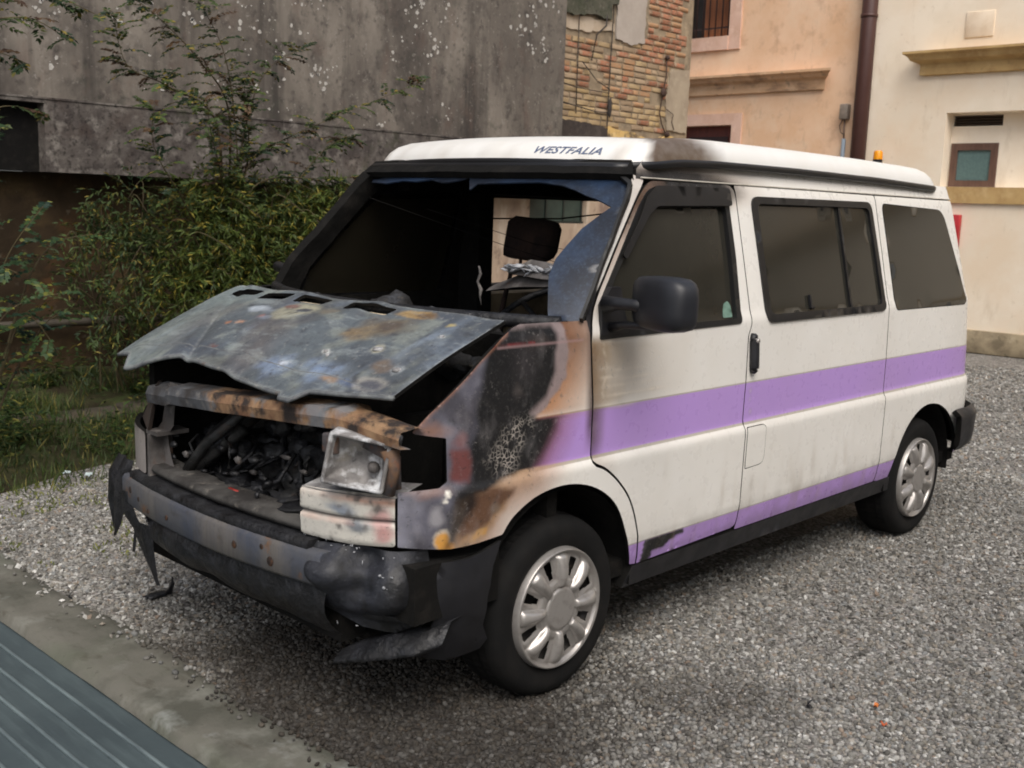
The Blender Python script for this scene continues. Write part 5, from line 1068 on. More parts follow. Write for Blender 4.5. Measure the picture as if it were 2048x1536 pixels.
# --- brick building next to it
brk = thing('brick_building', 'old brick house with patched plaster and loose cables above the van roof', 'building', (9.0, 6.0, 0))
M_MORTAR = weathered('grey_mortar', L(150, 134, 112), [(L(120, 108, 92), 4, .42, .62, .8), (L(172, 156, 132), 9, .52, .66, .7), (L(96, 84, 70), 16, .6, .74, .7)], .95, [(40, .6, .008)], spec=.2)
mb = MB(); mb.box((7.18, 5.812, 1.84), (10.16, 6.6, 9)); mb.put('wall', M_MORTAR, brk)
mb = MB(); mb.box((8.51, 5.81, 0), (10.15, 6.6, 1.83)); mb.put('wall', M_MORTAR, brk)
M_BR = [weathered('brick_red', L(168, 112, 84), [(L(150, 100, 76), 8, .4, .62, .7), (L(156, 138, 116), 9, .46, .60, .9)], .9, [(50, .5, .004)]), weathered('brick_orange', L(174, 132, 96), [(L(160, 140, 114), 9, .42, .58, .9)], .9, [(50, .5, .004)]), weathered('brick_tan', L(168, 144, 108), [(L(150, 132, 106), 9, .42, .6, .9)], .9, [(50, .5, .004)]), weathered('brick_dusty', L(160, 138, 112), [(L(140, 124, 104), 9, .45, .62, .8)], .9, [(50, .5, .004)]), weathered('brick_yellow', L(178, 152, 110), [(L(156, 136, 106), 8, .42, .6, .9)], .9, [(50, .5, .004)])]
def brick_mesh(k, Lx, m):
    b = MB(); b.box((-Lx/2, 0, -.029), (Lx/2, .06, .029), bev=.007); r_ = random.Random(k)
    b.v = [(x+r_.uniform(-.005, .005), y+r_.uniform(-.003, .003), z+r_.uniform(-.004, .004)) for x, y, z in b.v]; return b.mesh('brick', m)
BRM = {(k, h): [brick_mesh(k*7+h*3+q, .232 if h == 0 else .112, m) for q in range(2)] for k, m in enumerate(M_BR) for h in (0, 1)}
rg = random.Random(4); nb = 0; row = 0; z = 2.62
while z < 5.0 and nb < 298:
    x = 7.25-(.12 if row % 2 else 0)
    while x < 10.08 and nb < 298:
        h = 1 if rg.random() < .22 else 0; ln = .232 if h == 0 else .112
        xc = x+ln/2; x += ln+.020
        if xc+ln/2 > 10.13: continue
        if 8.45+.05*math.sin(z*9) < xc < 9.08 and z > 3.80-.06*math.sin(xc*7): continue          # smooth grey patch
        if xc < 8.45 and z > 3.80: continue
        if xc > 9.62+.06*math.sin(z*6) and 2.75 < z < 3.62: continue                              # rendered corner
        if z < 2.70: continue
        if rg.random() < .10: continue
        if z > 3.66 and xc > 9.0: k = 0 if rg.random() < .74 else 1
        elif z > 3.2: k = rg.choice((1, 1, 2, 3, 3, 0, 2))
        else: k = rg.choice((2, 2, 2, 4, 3, 1, 4, 3, 2, 0) if rg.random() < .5 else (2, 2, 3, 4))
        dp = rg.uniform(-.002, .007) if k else rg.uniform(-.006, .002)
        link('brick', rg.choice(BRM[k, h]), brk, loc=(xc+9.0*0, 5.80+dp, z), rot=(0, rg.uniform(-.02, .02), rg.uniform(-.015, .015))); nb += 1
    z += .0745; row += 1
def patch(name, poly, y0, y1, m, label=None):
    mb = MB(); P = densify(poly, .06); r_ = random.Random(len(poly)); P = [(a+r_.uniform(-.012, .012), b+r_.uniform(-.012, .012)) for a, b in P]; mb.prism(P, y0, y1, 1)
    o = mb.put(name, m, brk); 
    if label: o['label'] = label
patch('plaster_patch', [(8.47, 3.83), (8.80, 3.80), (9.06, 3.86), (9.07, 5.2), (8.44, 5.2)], 5.785, 5.83, weathered('smooth_grey_plaster', L(176, 166, 156), [(L(160, 150, 140), 3, .4, .6, .7)], .95), 'smooth pale grey plaster patch')
patch('plaster_patch', [(7.30, 3.84), (7.9, 3.85), (8.42, 3.92), (8.43, 4.02), (7.30, 4.02)], 5.79, 5.83, weathered('cream_plaster', L(188, 172, 152), [(L(170, 150, 126), 5, .45, .6, .7)], .95), 'strip of cream plaster')
patch('plaster_patch', [(7.2, 4.03), (7.6, 4.0), (8.0, 4.06), (8.30, 4.03), (8.32, 4.22), (8.44, 4.25), (8.43, 5.2), (7.2, 5.2)], 5.74, 5.83, weathered('mossy_plaster', L(84, 82, 70), [(L(58, 62, 46), 7, .42, .6, .9), (L(120, 112, 102), 12, .56, .7, .7), (L(44, 42, 38), 18, .55, .7, .7)], .95, [(20, .7, .015)]), 'dark mossy plaster with a broken edge')
patch('plaster_patch', [(9.66, 2.78), (10.12, 2.78), (10.13, 3.62), (9.72, 3.60), (9.60, 3.2)], 5.787, 5.83, weathered('sandy_render', L(166, 152, 132), [(L(146, 132, 114), 4, .42, .62, .7), (L(182, 168, 146), 8, .55, .7, .6)], .95, [(60, .4, .004)]), 'sandy render at the corner')
patch('plaster_patch', [(7.2, 2.3), (8.35, 2.3), (8.36, 2.72), (7.9, 2.75), (7.2, 2.76)], 5.77, 5.83, weathered('dark_plinth', L(62, 54, 50), [(L(84, 76, 70), 8, .45, .62, .7), (L(40, 36, 34), 14, .5, .7, .7)], .95, [(24, .6, .01)]), 'dark stained plaster block')
patch('plaster_patch', [(8.37, 2.3), (10.13, 2.3), (10.12, 2.66), (9.7, 2.72), (9.3, 2.62), (8.9, 2.70), (8.37, 2.74)], 5.78, 5.83, weathered('peeling_yellow_plaster', L(206, 172, 110), [(L(80, 70, 62), 5, .50, .60, .9), (L(222, 194, 140), 8, .5, .66, .7), (L(150, 124, 90), 12, .58, .7, .7)], .95, [(26, .5, .008)]), 'peeling ochre plaster')
mb = MB()
mb.tube([(8.37, 5.775, 4.9), (8.37, 5.77, 4.05), (8.36, 5.775, 3.5), (8.35, 5.775, 2.9), (8.36, 5.775, 2.4)], .007, 6); mb.tube([(7.72, 5.775, 4.04), (7.72, 5.775, 3.4), (7.73, 5.775, 2.85)], .006, 6)
mb.tube([(7.25, 5.77, 3.22), (7.7, 5.765, 3.16), (8.36, 5.77, 3.15)], .006, 6); mb.tube([(7.25, 5.77, 2.99), (7.7, 5.765, 2.94), (8.1, 5.76, 2.90), (8.36, 5.77, 2.91)], .007, 6); mb.tube([(8.22, 5.75, 4.1), (8.18, 5.72, 3.95), (8.0, 5.72, 3.82), (7.93, 5.73, 3.50)], .010, 6); mb.tube([(7.80, 5.77, 3.48), (8.1, 5.77, 3.28), (8.36, 5.77, 3.2)], .006, 6)
mb.lump((8.38, 5.765, 2.98), (.035, .02, .12), 2, .2); cab1 = mb.put('cable', weathered('dark_cable', L(54, 48, 44), (), .8), brk)
mb = MB(); mb.tube([(9.55, 5.775, 3.72), (9.56, 5.77, 3.5), (9.50, 5.77, 3.25), (9.44, 5.765, 3.0), (9.50, 5.765, 2.86), (9.62, 5.77, 2.72)], .009, 6); mb.tube([(9.6, 5.77, 3.06), (9.75, 5.76, 3.0), (9.74, 5.77, 2.9), (9.80, 5.77, 2.8)], .006, 6); mb.lump((9.50, 5.755, 3.27), (.06, .03, .055), 4, .5); mb.lump((9.56, 5.765, 3.73), (.035, .03, .03), 5, .4); mb.lump((9.64, 5.765, 2.73), (.05, .03, .04), 6, .5); mb.put('cable', weathered('rusty_cable', L(66, 48, 40), (), .8), brk)
# --- pink house at the end of the yard
pink = thing('pink_house', 'pink plastered house with barred window and stone cornice', 'house', (11.9, 6.4, 0))
M_PINK = weathered('pink_plaster', L(238, 204, 174), [(L(222, 180, 142), .9, .40, .62, .75), (L(232, 204, 176), 2.1, .50, .66, .7), (L(198, 160, 130), 4, .55, .70, .6), (L(180, 150, 124), 9, .60, .75, .4, (1, 1, .3))], .95, [(14, .25, .008), (60, .25, .003)], spec=.2)
M_CREAM = weathered('cream_plaster_wall', L(247, 234, 214), [(L(236, 214, 186), .8, .42, .64, .7), (L(240, 226, 204), 2.3, .50, .66, .7), (L(206, 186, 158), 3.6, .58, .74, .5, (1, 1, .35)), (L(190, 168, 138), 9, .63, .76, .35)], .95, [(14, .2, .008), (60, .2, .003)], spec=.2)
M_TRIM = weathered('pink_stone_trim', L(222, 186, 166), [(L(204, 164, 140), 3, .42, .62, .7), (L(236, 206, 186), 7, .55, .7, .6)], .9, [(40, .3, .004)])
M_CORN = weathered('weathered_cornice', L(206, 168, 132), [(L(120, 96, 78), 2.5, .50, .66, .8, (1, .6, 2)), (L(222, 190, 156), 5, .52, .68, .7), (L(80, 72, 66), 7, .60, .74, .7)], .92, [(30, .5, .006)])
M_STONE = weathered('ochre_stone', L(196, 164, 112), [(L(168, 134, 86), 3, .42, .62, .7), (L(212, 184, 136), 6, .54, .7, .6), (L(120, 98, 68), 9, .62, .75, .6)], .92, [(40, .4, .005)])
mb = MB(); wall_holes(mb, 0, 11.70, .5, 3.97, 12, 0, 8, [(6.21, 7.25, 4.33, 5.9), (6.06, 7.1, .02, 3.02)]); mb.put('wall', M_PINK, pink)
def surround(y0, y1, z0, z1, w, pr, m, par, name, bottom=True):
    mb = MB(); x0 = 11.70-pr
    mb.box((x0, y0-w, z0-(w if bottom else 0)), (11.71, y0, z1+w)); mb.box((x0, y1, z0-(w if bottom else 0)), (11.71, y1+w, z1+w)); mb.box((x0, y0, z1), (11.709, y1, z1+w))
    if bottom: mb.box((x0-.02, y0, z0-w), (11.709, y1, z0))
    return mb.put(name, m, par)
surround(6.21, 7.25, 4.33, 5.9, .20, .03, M_TRIM, pink, 'window_surround'); surround(6.06, 7.1, .02, 3.02, .17, .03, M_TRIM, pink, 'door_surround', False)
win = MB().box((11.98, 6.21, 4.33), (12.0, 7.25, 5.9)).put('window', weathered('dark_room', (.015, .012, .01), (), .4), pink)
M_SLAT = weathered('orange_shutter_wood', L(150, 96, 62), [(L(110, 66, 42), 8, .42, .62, .8, (1, 3, .4))], .7); M_IRON = weathered('dark_iron', L(60, 40, 36), [(L(40, 28, 26), 20, .45, .65, .7)], .7)
slm = MB().box((-.008, -.032, -.75), (.008, .032, .75)).mesh('shutter_slat', M_SLAT)
for i in range(9): link('shutter_slat', slm, win, loc=(11.93, 6.26+i*.066, 5.10))
brm = MB().tube([(0, 0, -.78), (0, 0, .78)], .011, 8).mesh('window_bar', M_IRON)
for i in range(9): link('window_bar', brm, win, loc=(11.74, 6.27+i*.115, 5.115))
for z in (4.47, 4.95, 5.4): MB().box((11.735, 6.212, z-.012), (11.75, 7.248, z+.012)).put('cross_bar', M_IRON, win)
def cornice(y0, y1, ztop, prof, m, par, name='cornice', ret=True):
    mb = MB(); V = []; k = len(prof)
    for y, e in ((y0, 1), (y1, 0)):
        for pr, dz in prof: V.append((11.70-pr, y-(pr if e else 0), ztop+dz))
    mb.add(V, [(j, j+1, k+j+1, k+j) for j in range(k-1)], 0)
    W = [(11.70, y0, ztop+dz) for pr, dz in prof]; b = V[:k]; mb.add(b+W, [(j, k+j, k+j+1, j+1) for j in range(k-1)], 0)
    return mb.put(name, m, par)
cornice(4.60, 12, 3.74, [(0, .02), (.20, 0), (.20, -.035), (.15, -.06), (.12, -.10), (.06, -.13), (.05, -.15), (.05, -.27), (0, -.28)], M_CORN, pink)
dr_ = MB().box((11.86, 6.06, .02), (11.92, 7.1, 3.02)).put('door', weathered('red_brown_door', L(112, 52, 40), [(L(86, 38, 30), 6, .42, .62, .7, (1, 4, .4))], .55), pink)
MB().box((11.845, 6.22, 2.30), (11.858, 6.94, 2.86)).put('door_panel', weathered('dark_door_panel', L(50, 26, 22), (), .5), dr_)
mb = MB()
for y in (6.42, 6.74):
    mb.tube([(11.84, y+.10*math.cos(a), 2.58+.14*math.sin(a)) for a in np.linspace(0, 2*math.pi, 18)], .012, 6)
mb.put('door_grille', M_IRON, dr_)
mb = MB(); mb.tube([(11.62, 3.955, 0), (11.62, 3.955, 8)], .105, 20)
for z in (1.6, 4.4, 6.5): mb.lathe([(.105, -.02), (.115, -.02), (.115, .02), (.105, .02)], 20, 'z', (11.62, 3.955, z))
link('downpipe', mb.mesh('downpipe', weathered('brown_downpipe', L(76, 48, 42), [(L(70, 42, 36), 5, .4, .62, .6)], .5)), label='tall dark brown downpipe between the pink and the cream house', category='drainpipe')
# --- cream house
crm = thing('cream_house', 'cream plastered house with recessed bathroom window and ochre sill band', 'house', (11.9, 1.0, 0))
mb = MB(); wall_holes(mb, 0, 11.70, .22, -9, 3.95, .0, 8, [(.6, 2.80, 2.14, 3.09)]); mb.put('wall', M_CREAM, crm)
mb = MB(); wall_holes(mb, 0, 11.921, .25, .4, 3.0, 2.0, 3.2, [(2.17, 2.78, 2.14, 2.71), (2.15, 2.79, 2.93, 3.07)]); mb.put('niche_wall', M_CREAM, crm)
M_BROWN = weathered('brown_window_wood', L(104, 78, 66), [(L(84, 60, 50), 6, .42, .62, .7, (1, 3, .5))], .5)
wf = MB(); y0, y1, z0, z1, w_ = 2.17, 2.78, 2.14, 2.71, .09
wf.box((11.90, y0, z0), (11.95, y0+w_, z1)); wf.box((11.90, y1-w_, z0), (11.95, y1, z1)); wf.box((11.90, y0+w_, z0), (11.949, y1-w_, z0+w_)); wf.box((11.90, y0+w_, z1-w_), (11.949, y1-w_, z1)); wfo = wf.put('window', M_BROWN, crm)
MB().box((11.925, y0+w_, z0+w_), (11.935, y1-w_, z1-w_)).put('pane', glass_mat('frosted_green_glass', L(98, 122, 120), .35, [(L(84, 106, 106), 30, .4, .6, .6, (1, 1, 1))]), wfo)
vt = MB(); vt.box((12.0, 2.15, 2.93), (12.02, 2.79, 3.07)); vo_ = vt.put('vent_opening', weathered('vent_dark', (.02, .018, .015), (), .8), crm)
for i in range(4): MB().box((11.935, 2.16, 2.945+i*.034), (11.955, 2.78, 2.955+i*.034), R=Matrix.Rotation(.5, 3, 'Y')).put('vent_slat', weathered('vent_slat_metal', L(70, 58, 48), (), .7), vo_)
MB().box((11.66, -9, 1.93), (11.715, 2.84, 2.138)).put('sill_band', M_STONE, crm)
cornice(-9, 3.15, 3.86, [], M_STONE, crm) if False else None
mb = MB(); prof = [(0, .02), (.24, 0), (.24, -.03), (.19, -.06), (.16, -.11), (.07, -.15), (.06, -.165), (.06, -.29), (0, -.30)]; V = []; k = len(prof)
for pr, dz in prof: V.append((11.70-pr, 3.13+pr, 3.87+dz))
for pr, dz in prof: V.append((11.70-pr, -9, 3.87+dz))
mb.add(V, [(j, k+j, k+j+1, j+1) for j in range(k-1)], 0); mb.add(V[:k]+[(11.70, 3.13, 3.87+dz) for pr, dz in prof], [(j, j+1, k+j+1, k+j) for j in range(k-1)], 0); mb.put('cornice', M_STONE, crm)
MB().box((11.685, 2.30, 4.02), (11.705, 2.66, 4.34), bev=.006).put('plaster_repair', weathered('plaster_repair', L(238, 220, 196), [(L(222, 200, 172), 6, .42, .6, .6)], .95), crm)
mb = MB(); V = []; rg = random.Random(8)
mb.box((11.66, -9, 0), (11.708, 3.85, .30), bev=.01); mb.put('plinth', weathered('damp_plinth', L(176, 160, 132), [(L(120, 108, 88), 3, .42, .62, .8), (L(200, 186, 160), 7, .55, .7, .6), (L(92, 88, 68), 9, .6, .72, .6)], .95, [(20, .6, .012)]), crm)
bx = MB(); bx.box((11.60, 2.46, 1.36), (11.69, 2.86, 1.78), bev=.01); link('fire_hose_box', bx.mesh('fire_hose_box', weathered('red_enamel', L(178, 38, 44), [(L(150, 30, 36), 5, .4, .6, .5)], .4)), label='red metal box on the cream wall beside the rear of the van', category='hose box')
bea = thing('warning_beacon', 'small orange warning beacon on a black base above the van roof', 'beacon', (11.5, 3.60, 2.3))
mb = MB(); mb.lathe([(0, .115), (.045, .11), (.058, .09), (.062, .0), (.062, -.005)], 18, 'z', (11.5, 3.60, 2.49)); mb.put('lens', weathered('orange_lens', L(240, 158, 20), [(L(220, 120, 10), 12, .4, .6, .5)], .25), bea)
mb = MB(); mb.lathe([(.064, .075), (.064, 0), (.03, -.01), (.03, -.12)], 18, 'z', (11.5, 3.60, 2.41)); mb.box((11.47, 3.57, 2.28), (11.70, 3.63, 2.31)); mb.put('base', M_PLASTIC, bea)
ub = thing('junction_box', 'grey junction box with conduit on the pink wall left of the downpipe', 'junction box', (11.65, 4.22, 3.1))
M_GB = weathered('grey_box', L(140, 128, 116), [(L(110, 100, 92), 8, .4, .6, .7)], .6)
MB().box((11.58, 4.15, 3.04), (11.695, 4.265, 3.25), bev=.012).put('box', M_GB, ub)
mb = MB(); mb.tube([(11.64, 4.205, 3.04), (11.64, 4.20, 2.90), (11.655, 4.20, 2.78)], .012, 6); mb.tube([(11.64, 4.23, 3.04), (11.63, 4.27, 2.96), (11.64, 4.25, 2.87), (11.65, 4.21, 2.84)], .008, 6); mb.put('cable', weathered('box_cable', L(110, 90, 80), (), .7), ub)
mb = MB(); mb.tube([(11.655, 4.20, 2.78), (11.655, 4.20, 1.2)], .028, 10); mb.put('conduit', weathered('blue_grey_conduit', L(136, 148, 160), (), .5), ub)
# --- house on the other side of the yard, behind the camera: it is what the van's windows mirror
opp = thing('opposite_house', 'plain grey-brown plastered house across the yard, facing the van', 'house', (3, -9.2, 0))
mb = MB(); wall_holes(mb, 1, -9.4, .4, -5, 22, 0, 6.5, []); mb.put('wall', weathered('opposite_plaster', L(136, 130, 116), [(L(122, 116, 102), 1, .4, .62, .6)], .95), opp)
MB().box((-5.02, -9.42, 6.5), (22.02, -8.9, 6.66)).put('eaves', weathered('opposite_eaves', L(120, 96, 78), (), .9), opp)
# ------------------------------------------------------------------ plants
def leaf_mat(name, a, b, c):
    t = NT(name); at = t.n('ShaderNodeVertexColor'); at.layer_name = 'leaf'
    sp = t.n('ShaderNodeSeparateColor'); t.l(at.outputs[0], sp.inputs[0])
    col = t.mix(t.ramp(sp.outputs[0], .15, .85), a, b); col = t.mix(t.ramp(sp.outputs[1], .80, .97), col, c)
    t.base(col); t.b.inputs['Roughness'].default_value = .55; t.b.inputs['Specular IOR Level'].default_value = .3
    tr = t.n('ShaderNodeBsdfTranslucent'); t.l(col, tr.inputs[0]); ms = t.n('ShaderNodeMixShader'); ms.inputs[0].default_value = .25
    t.l(t.b.outputs[0], ms.inputs[1]); t.l(tr.outputs[0], ms.inputs[2]); t.l(ms.outputs[0], t.o.inputs[0]); return t.m
M_LEAF = leaf_mat('pinnate_leaves', L(36, 54, 36), L(76, 92, 48), L(132, 116, 50))
M_LEAF2 = leaf_mat('yellow_green_leaves', L(36, 52, 26), L(84, 98, 42), L(138, 126, 52))
M_LEAF3 = leaf_mat('blue_green_leaves', L(32, 54, 42), L(62, 84, 48), L(118, 118, 50))
M_DRY = leaf_mat('withered_leaves', L(74, 58, 42), L(96, 74, 52), L(70, 50, 40))
M_STEM = weathered('green_brown_stem', L(84, 76, 48), [(L(64, 52, 36), 9, .4, .6, .8)], .8)
class Foliage:
    def __init__(s, seed): s.r = random.Random(seed); s.v = []; s.f = []; s.c = []
    def leaf(s, p, d, n, ln, wd, tint=None, bend=.2):
        p = Vector(p); d = Vector(d).normalized(); n = Vector(n); sd_ = d.cross(n)
        if sd_.length < 1e-4: sd_ = d.cross(Vector((.3, .5, .8)))
        sd_.normalize(); n = sd_.cross(d); b = len(s.v)
        s.v += [p, p+d*ln*.45+sd_*wd*.5+n*bend*ln*.1, p+d*ln-n*bend*ln*.3, p+d*ln*.45-sd_*wd*.5+n*bend*ln*.1]
        s.f.append((b, b+1, b+2, b+3)); t = (s.r.random() if tint is None else min(1, max(0, tint+s.r.uniform(-.2, .2))), s.r.random(), s.r.random(), 1); s.c += [t]*4
    def pinnate(s, p, d, ln, pairs, ll, lw, droop=.5, tint=None):
        p = Vector(p); d = Vector(d).normalized(); up = Vector((0, 0, 1)); tn = s.r.random() if tint is None else tint
        for i in range(pairs+1):
            d = (d-up*droop*.10).normalized(); p = p+d*ln/(pairs+1); sd_ = d.cross(up); sd_ = sd_.normalized() if sd_.length > 1e-3 else Vector((1, 0, 0)); n = sd_.cross(d)
            for q in (1, -1):
                s.leaf(p, sd_*q+d*.55+up*s.r.uniform(-.5, .2), n*.6+Vector((s.r.uniform(-.9, .3), s.r.uniform(-1.2, .1), s.r.uniform(-.3, .5))), ll*s.r.uniform(.8, 1.15)*(1-.35*abs(i/(pairs+1)-.45)), lw, tn)
        s.leaf(p, d, up, ll, lw, tn)
    def put(s, m, parent, name='foliage'):
        me = mesh(name, [tuple(v) for v in s.v], np.array(s.f), [m], None, False, {'leaf': np.array(s.c)}); return link(name, me, parent)
def curve(pts, n=14, jit=0, rr=None):
    P = [Vector(p) for p in pts]; out = []
    for i in range(len(P)-1):
        p0, p1, p2, p3 = P[max(i-1, 0)], P[i], P[i+1], P[min(i+2, len(P)-1)]
        for k in range(n):
            t = k/n; v = .5*((2*p1)+(-p0+p2)*t+(2*p0-5*p1+4*p2-p3)*t*t+(-p0+3*p1-3*p2+p3)*t**3)
            if rr: v = v+Vector((rr.uniform(-jit, jit),)*3)
            out.append(v)
    return out+[P[-1]]
def pinnate_shrub(name, label, stems, seed, m, leaf=(.17, 8, .024, .011), gap=.055, parts_lo=.15, group=None, dry=0.0, base=None):
    rg = random.Random(seed); b0 = base or stems[0][0]; t = thing(name, label, 'shrub', (b0[0], b0[1], 0), group); st = MB(); fo = Foliage(seed); fd = Foliage(seed+1)
    for q in stems:
        c = curve(q, 16); n_ = len(c); st.tube(c, [max(.0025, .010*(1-i/n_)) for i in range(n_)], 6); acc = 0
        for i in range(1, n_):
            acc += (c[i]-c[i-1]).length
            if acc > gap and i/n_ > parts_lo:
                acc = 0; d = (c[i]-c[i-1]).normalized(); a = rg.uniform(0, 2*math.pi); o = Vector((math.cos(a), math.sin(a)*.8, rg.uniform(-.1, .5)))
                tgt = fd if rg.random() < dry else fo
                tgt.pinnate(c[i], o+d*.5, leaf[0]*rg.uniform(.6, 1.2)*(1-.45*(i/n_)), leaf[1], leaf[2], leaf[3], rg.uniform(.3, 1.1), rg.random())
    st.put('stem', M_STEM, t); fo.put(m, t)
    if fd.v: fd.put(M_DRY, t, 'withered_foliage')
    return t
pinnate_shrub('tall_shrub', 'tall arching shrub with feathery leaves climbing the concrete wall', [
    [(1.95, 4.5, 0), (1.96, 4.4, 1.0), (2.0, 4.3, 1.66), (1.92, 4.2, 2.23), (1.79, 4.15, 2.76), (1.51, 4.1, 3.15), (1.40, 4.1, 3.4)],
    [(2.0, 4.45, .3), (1.98, 4.3, 1.4), (2.05, 4.2, 1.95), (2.36, 4.15, 2.16), (3.03, 4.1, 2.45), (3.81, 4.1, 2.77)],
    [(1.97, 4.4, .9), (1.98, 4.25, 1.93), (2.16, 4.2, 2.60), (2.53, 4.2, 2.87)],
    [(1.95, 4.4, 1.4), (1.90, 4.25, 2.30), (1.62, 4.2, 2.67), (1.23, 4.2, 2.97), (1.0, 4.2, 3.05)],
    [(1.93, 4.4, 1.5), (1.78, 4.25, 2.25), (1.36, 4.2, 2.46), (1.06, 4.2, 2.57), (.97, 4.2, 2.86)],
    [(2.0, 4.4, 1.2), (2.1, 4.2, 1.78), (2.72, 4.1, 1.86), (3.25, 4.0, 1.90)],
    [(1.95, 4.4, 1.2), (1.8, 4.2, 1.8), (1.6, 4.0, 2.1), (1.5, 3.9, 2.35)], [(1.97, 4.4, 1.4), (2.1, 4.3, 2.0), (2.0, 4.2, 2.4), (1.95, 4.1, 2.55)],
    [(2.0, 4.4, 1.0), (2.3, 4.2, 1.6), (2.7, 4.1, 2.1), (3.0, 4.1, 2.2)], [(1.9, 4.4, 1.0), (1.5, 4.2, 1.6), (1.2, 4.1, 2.0), (1.15, 4.0, 2.3)]], 5, M_LEAF, (.27, 10, .042, .020), .0145, .20, None, .14)
# dense bush with narrow drooping leaves, in front of the recess
def droop_bush(name, label, boxes, seed, n, m, ll=.06, lw=.013, group=None, base=None, stems=10, twigs=True):
    rg = random.Random(seed); fo = Foliage(seed); st = MB(); (cx, cy, cz), (rx, ry, rz) = boxes[0]
    b = base or (cx, cy); t = thing(name, label, 'shrub', (b[0], b[1], 0), group)
    for q in range(n):
        (cx, cy, cz), (rx, ry, rz) = boxes[rg.randrange(len(boxes))]
        while True:
            u = Vector((rg.uniform(-1, 1), rg.uniform(-1, 1), rg.uniform(-1, 1)))
            if u.length < 1: break
        p = Vector((cx+u.x*rx, cy+u.y*ry, cz+u.z*rz)); nv = vnoise(np.array([p[:]]), 4.5, seed, 3)[0]
        if nv < .44: continue
        d = Vector((rg.uniform(-1, 1), rg.uniform(-1, 1), rg.uniform(-.7, .9))).normalized(); c = [p]; k = rg.randint(4, 8)
        for j in range(k): d = (d+Vector((0, 0, -.11))).normalized(); c.append(c[-1]+d*.038)
        if q % 3 == 0: st.tube(c, .0018, 3, caps=False)
        tn = rg.random()*.5+nv*.6
        for j in range(1, len(c)):
            for q2 in range(2): fo.leaf(c[j], d+Vector((rg.uniform(-1.2, 1.2), rg.uniform(-1.2, 1.2), rg.uniform(-.9, .6))), Vector((rg.uniform(-1, 1), rg.uniform(-1, 1), 1)), ll*rg.uniform(.6, 1.25), lw, tn)
    for q in range(stems):
        (cx, cy, cz), (rx, ry, rz) = boxes[q % len(boxes)]; e = Vector((cx+rg.uniform(-.8, .8)*rx, cy+rg.uniform(-.8, .8)*ry, cz+rg.uniform(0, .9)*rz)); s_ = Vector((b[0]+rg.uniform(-.2, .2), b[1]+rg.uniform(-.1, .1), 0))
        st.tube(curve([s_, s_.lerp(e, .5)+Vector((rg.uniform(-.1, .1), 0, .2)), e, e+Vector((rg.uniform(-.25, .25), rg.uniform(-.2, .1), -.12))], 6), [.008]*6+[.006]*6+[.004]*7, 5)
    st.put('stem', M_STEM, t); fo.put(m, t); return t
droop_bush('bamboo_shrub', 'yellow-green drooping bush with fine leaves beside the far windscreen pillar', [((2.45, 4.3, 1.25), (.75, .45, .60)), ((2.0, 4.3, 1.50), (.6, .4, .40)), ((2.75, 4.2, 1.55), (.50, .3, .30)), ((1.75, 4.2, 1.05), (.45, .35, .45))], 3, 3300, M_LEAF2, .070, .016, None, (2.3, 4.5))
droop_bush('low_shrub', 'dark straggling bush at the foot of the brown plaster wall', [((1.2, 4.6, .95), (.55, .3, .55)), ((1.4, 4.8, 1.45), (.4, .25, .35))], 8, 700, M_LEAF, .06, .016, None, (1.3, 4.9))
pinnate_shrub('leafy_sapling', 'leafy green sapling at the left edge of the photo, nearest the kerb', [
    [(-.55, 2.9, 0), (-.5, 2.8, .8), (-.42, 2.7, 1.3), (-.25, 2.6, 1.6)], [(-.55, 2.9, 0), (-.6, 2.7, .7), (-.45, 2.6, 1.05), (-.2, 2.5, 1.15)], [(-.55, 2.9, .2), (-.5, 2.8, 1.1), (-.55, 2.7, 1.6), (-.45, 2.6, 2.0)], [(-.55, 2.9, .1), (-.35, 2.9, .6), (-.15, 2.85, .95), (.0, 2.8, 1.0)], [(-.5, 2.9, .3), (-.3, 2.8, 1.1), (-.15, 2.75, 1.38), (.05, 2.7, 1.45)], [(-.55, 2.9, .1), (-.4, 2.85, .7), (-.28, 2.8, 1.0), (-.12, 2.75, .78)], [(-.6, 2.9, .2), (-.62, 2.75, .9), (-.5, 2.7, 1.25), (-.38, 2.65, 1.25)]], 11, M_LEAF3, (.20, 6, .042, .022), .045, .3)
pinnate_shrub('overhanging_sapling', 'thin sapling whose leafy top hangs into the upper left corner', [
    [(-.75, 3.3, 0), (-.7, 3.2, 1.5), (-.5, 3.0, 2.5), (-.1, 2.9, 2.72), (.25, 2.9, 2.66)], [(-.7, 3.2, 1.5), (-.5, 3.0, 2.4), (-.25, 2.8, 2.58), (.0, 2.8, 2.5)], [(-.7, 3.2, 1.7), (-.45, 3.0, 2.6), (.1, 3.0, 2.90), (.4, 3.0, 2.84)], [(-.7, 3.2, 1.3), (-.5, 3.1, 1.9), (-.3, 3.0, 2.12), (-.05, 2.95, 2.10)], [(-.7, 3.2, 1.6), (-.55, 3.1, 2.2), (-.35, 3.0, 2.4), (-.15, 2.95, 2.36)]], 17, M_LEAF, (.22, 7, .045, .020), .05, .35, None, .08)
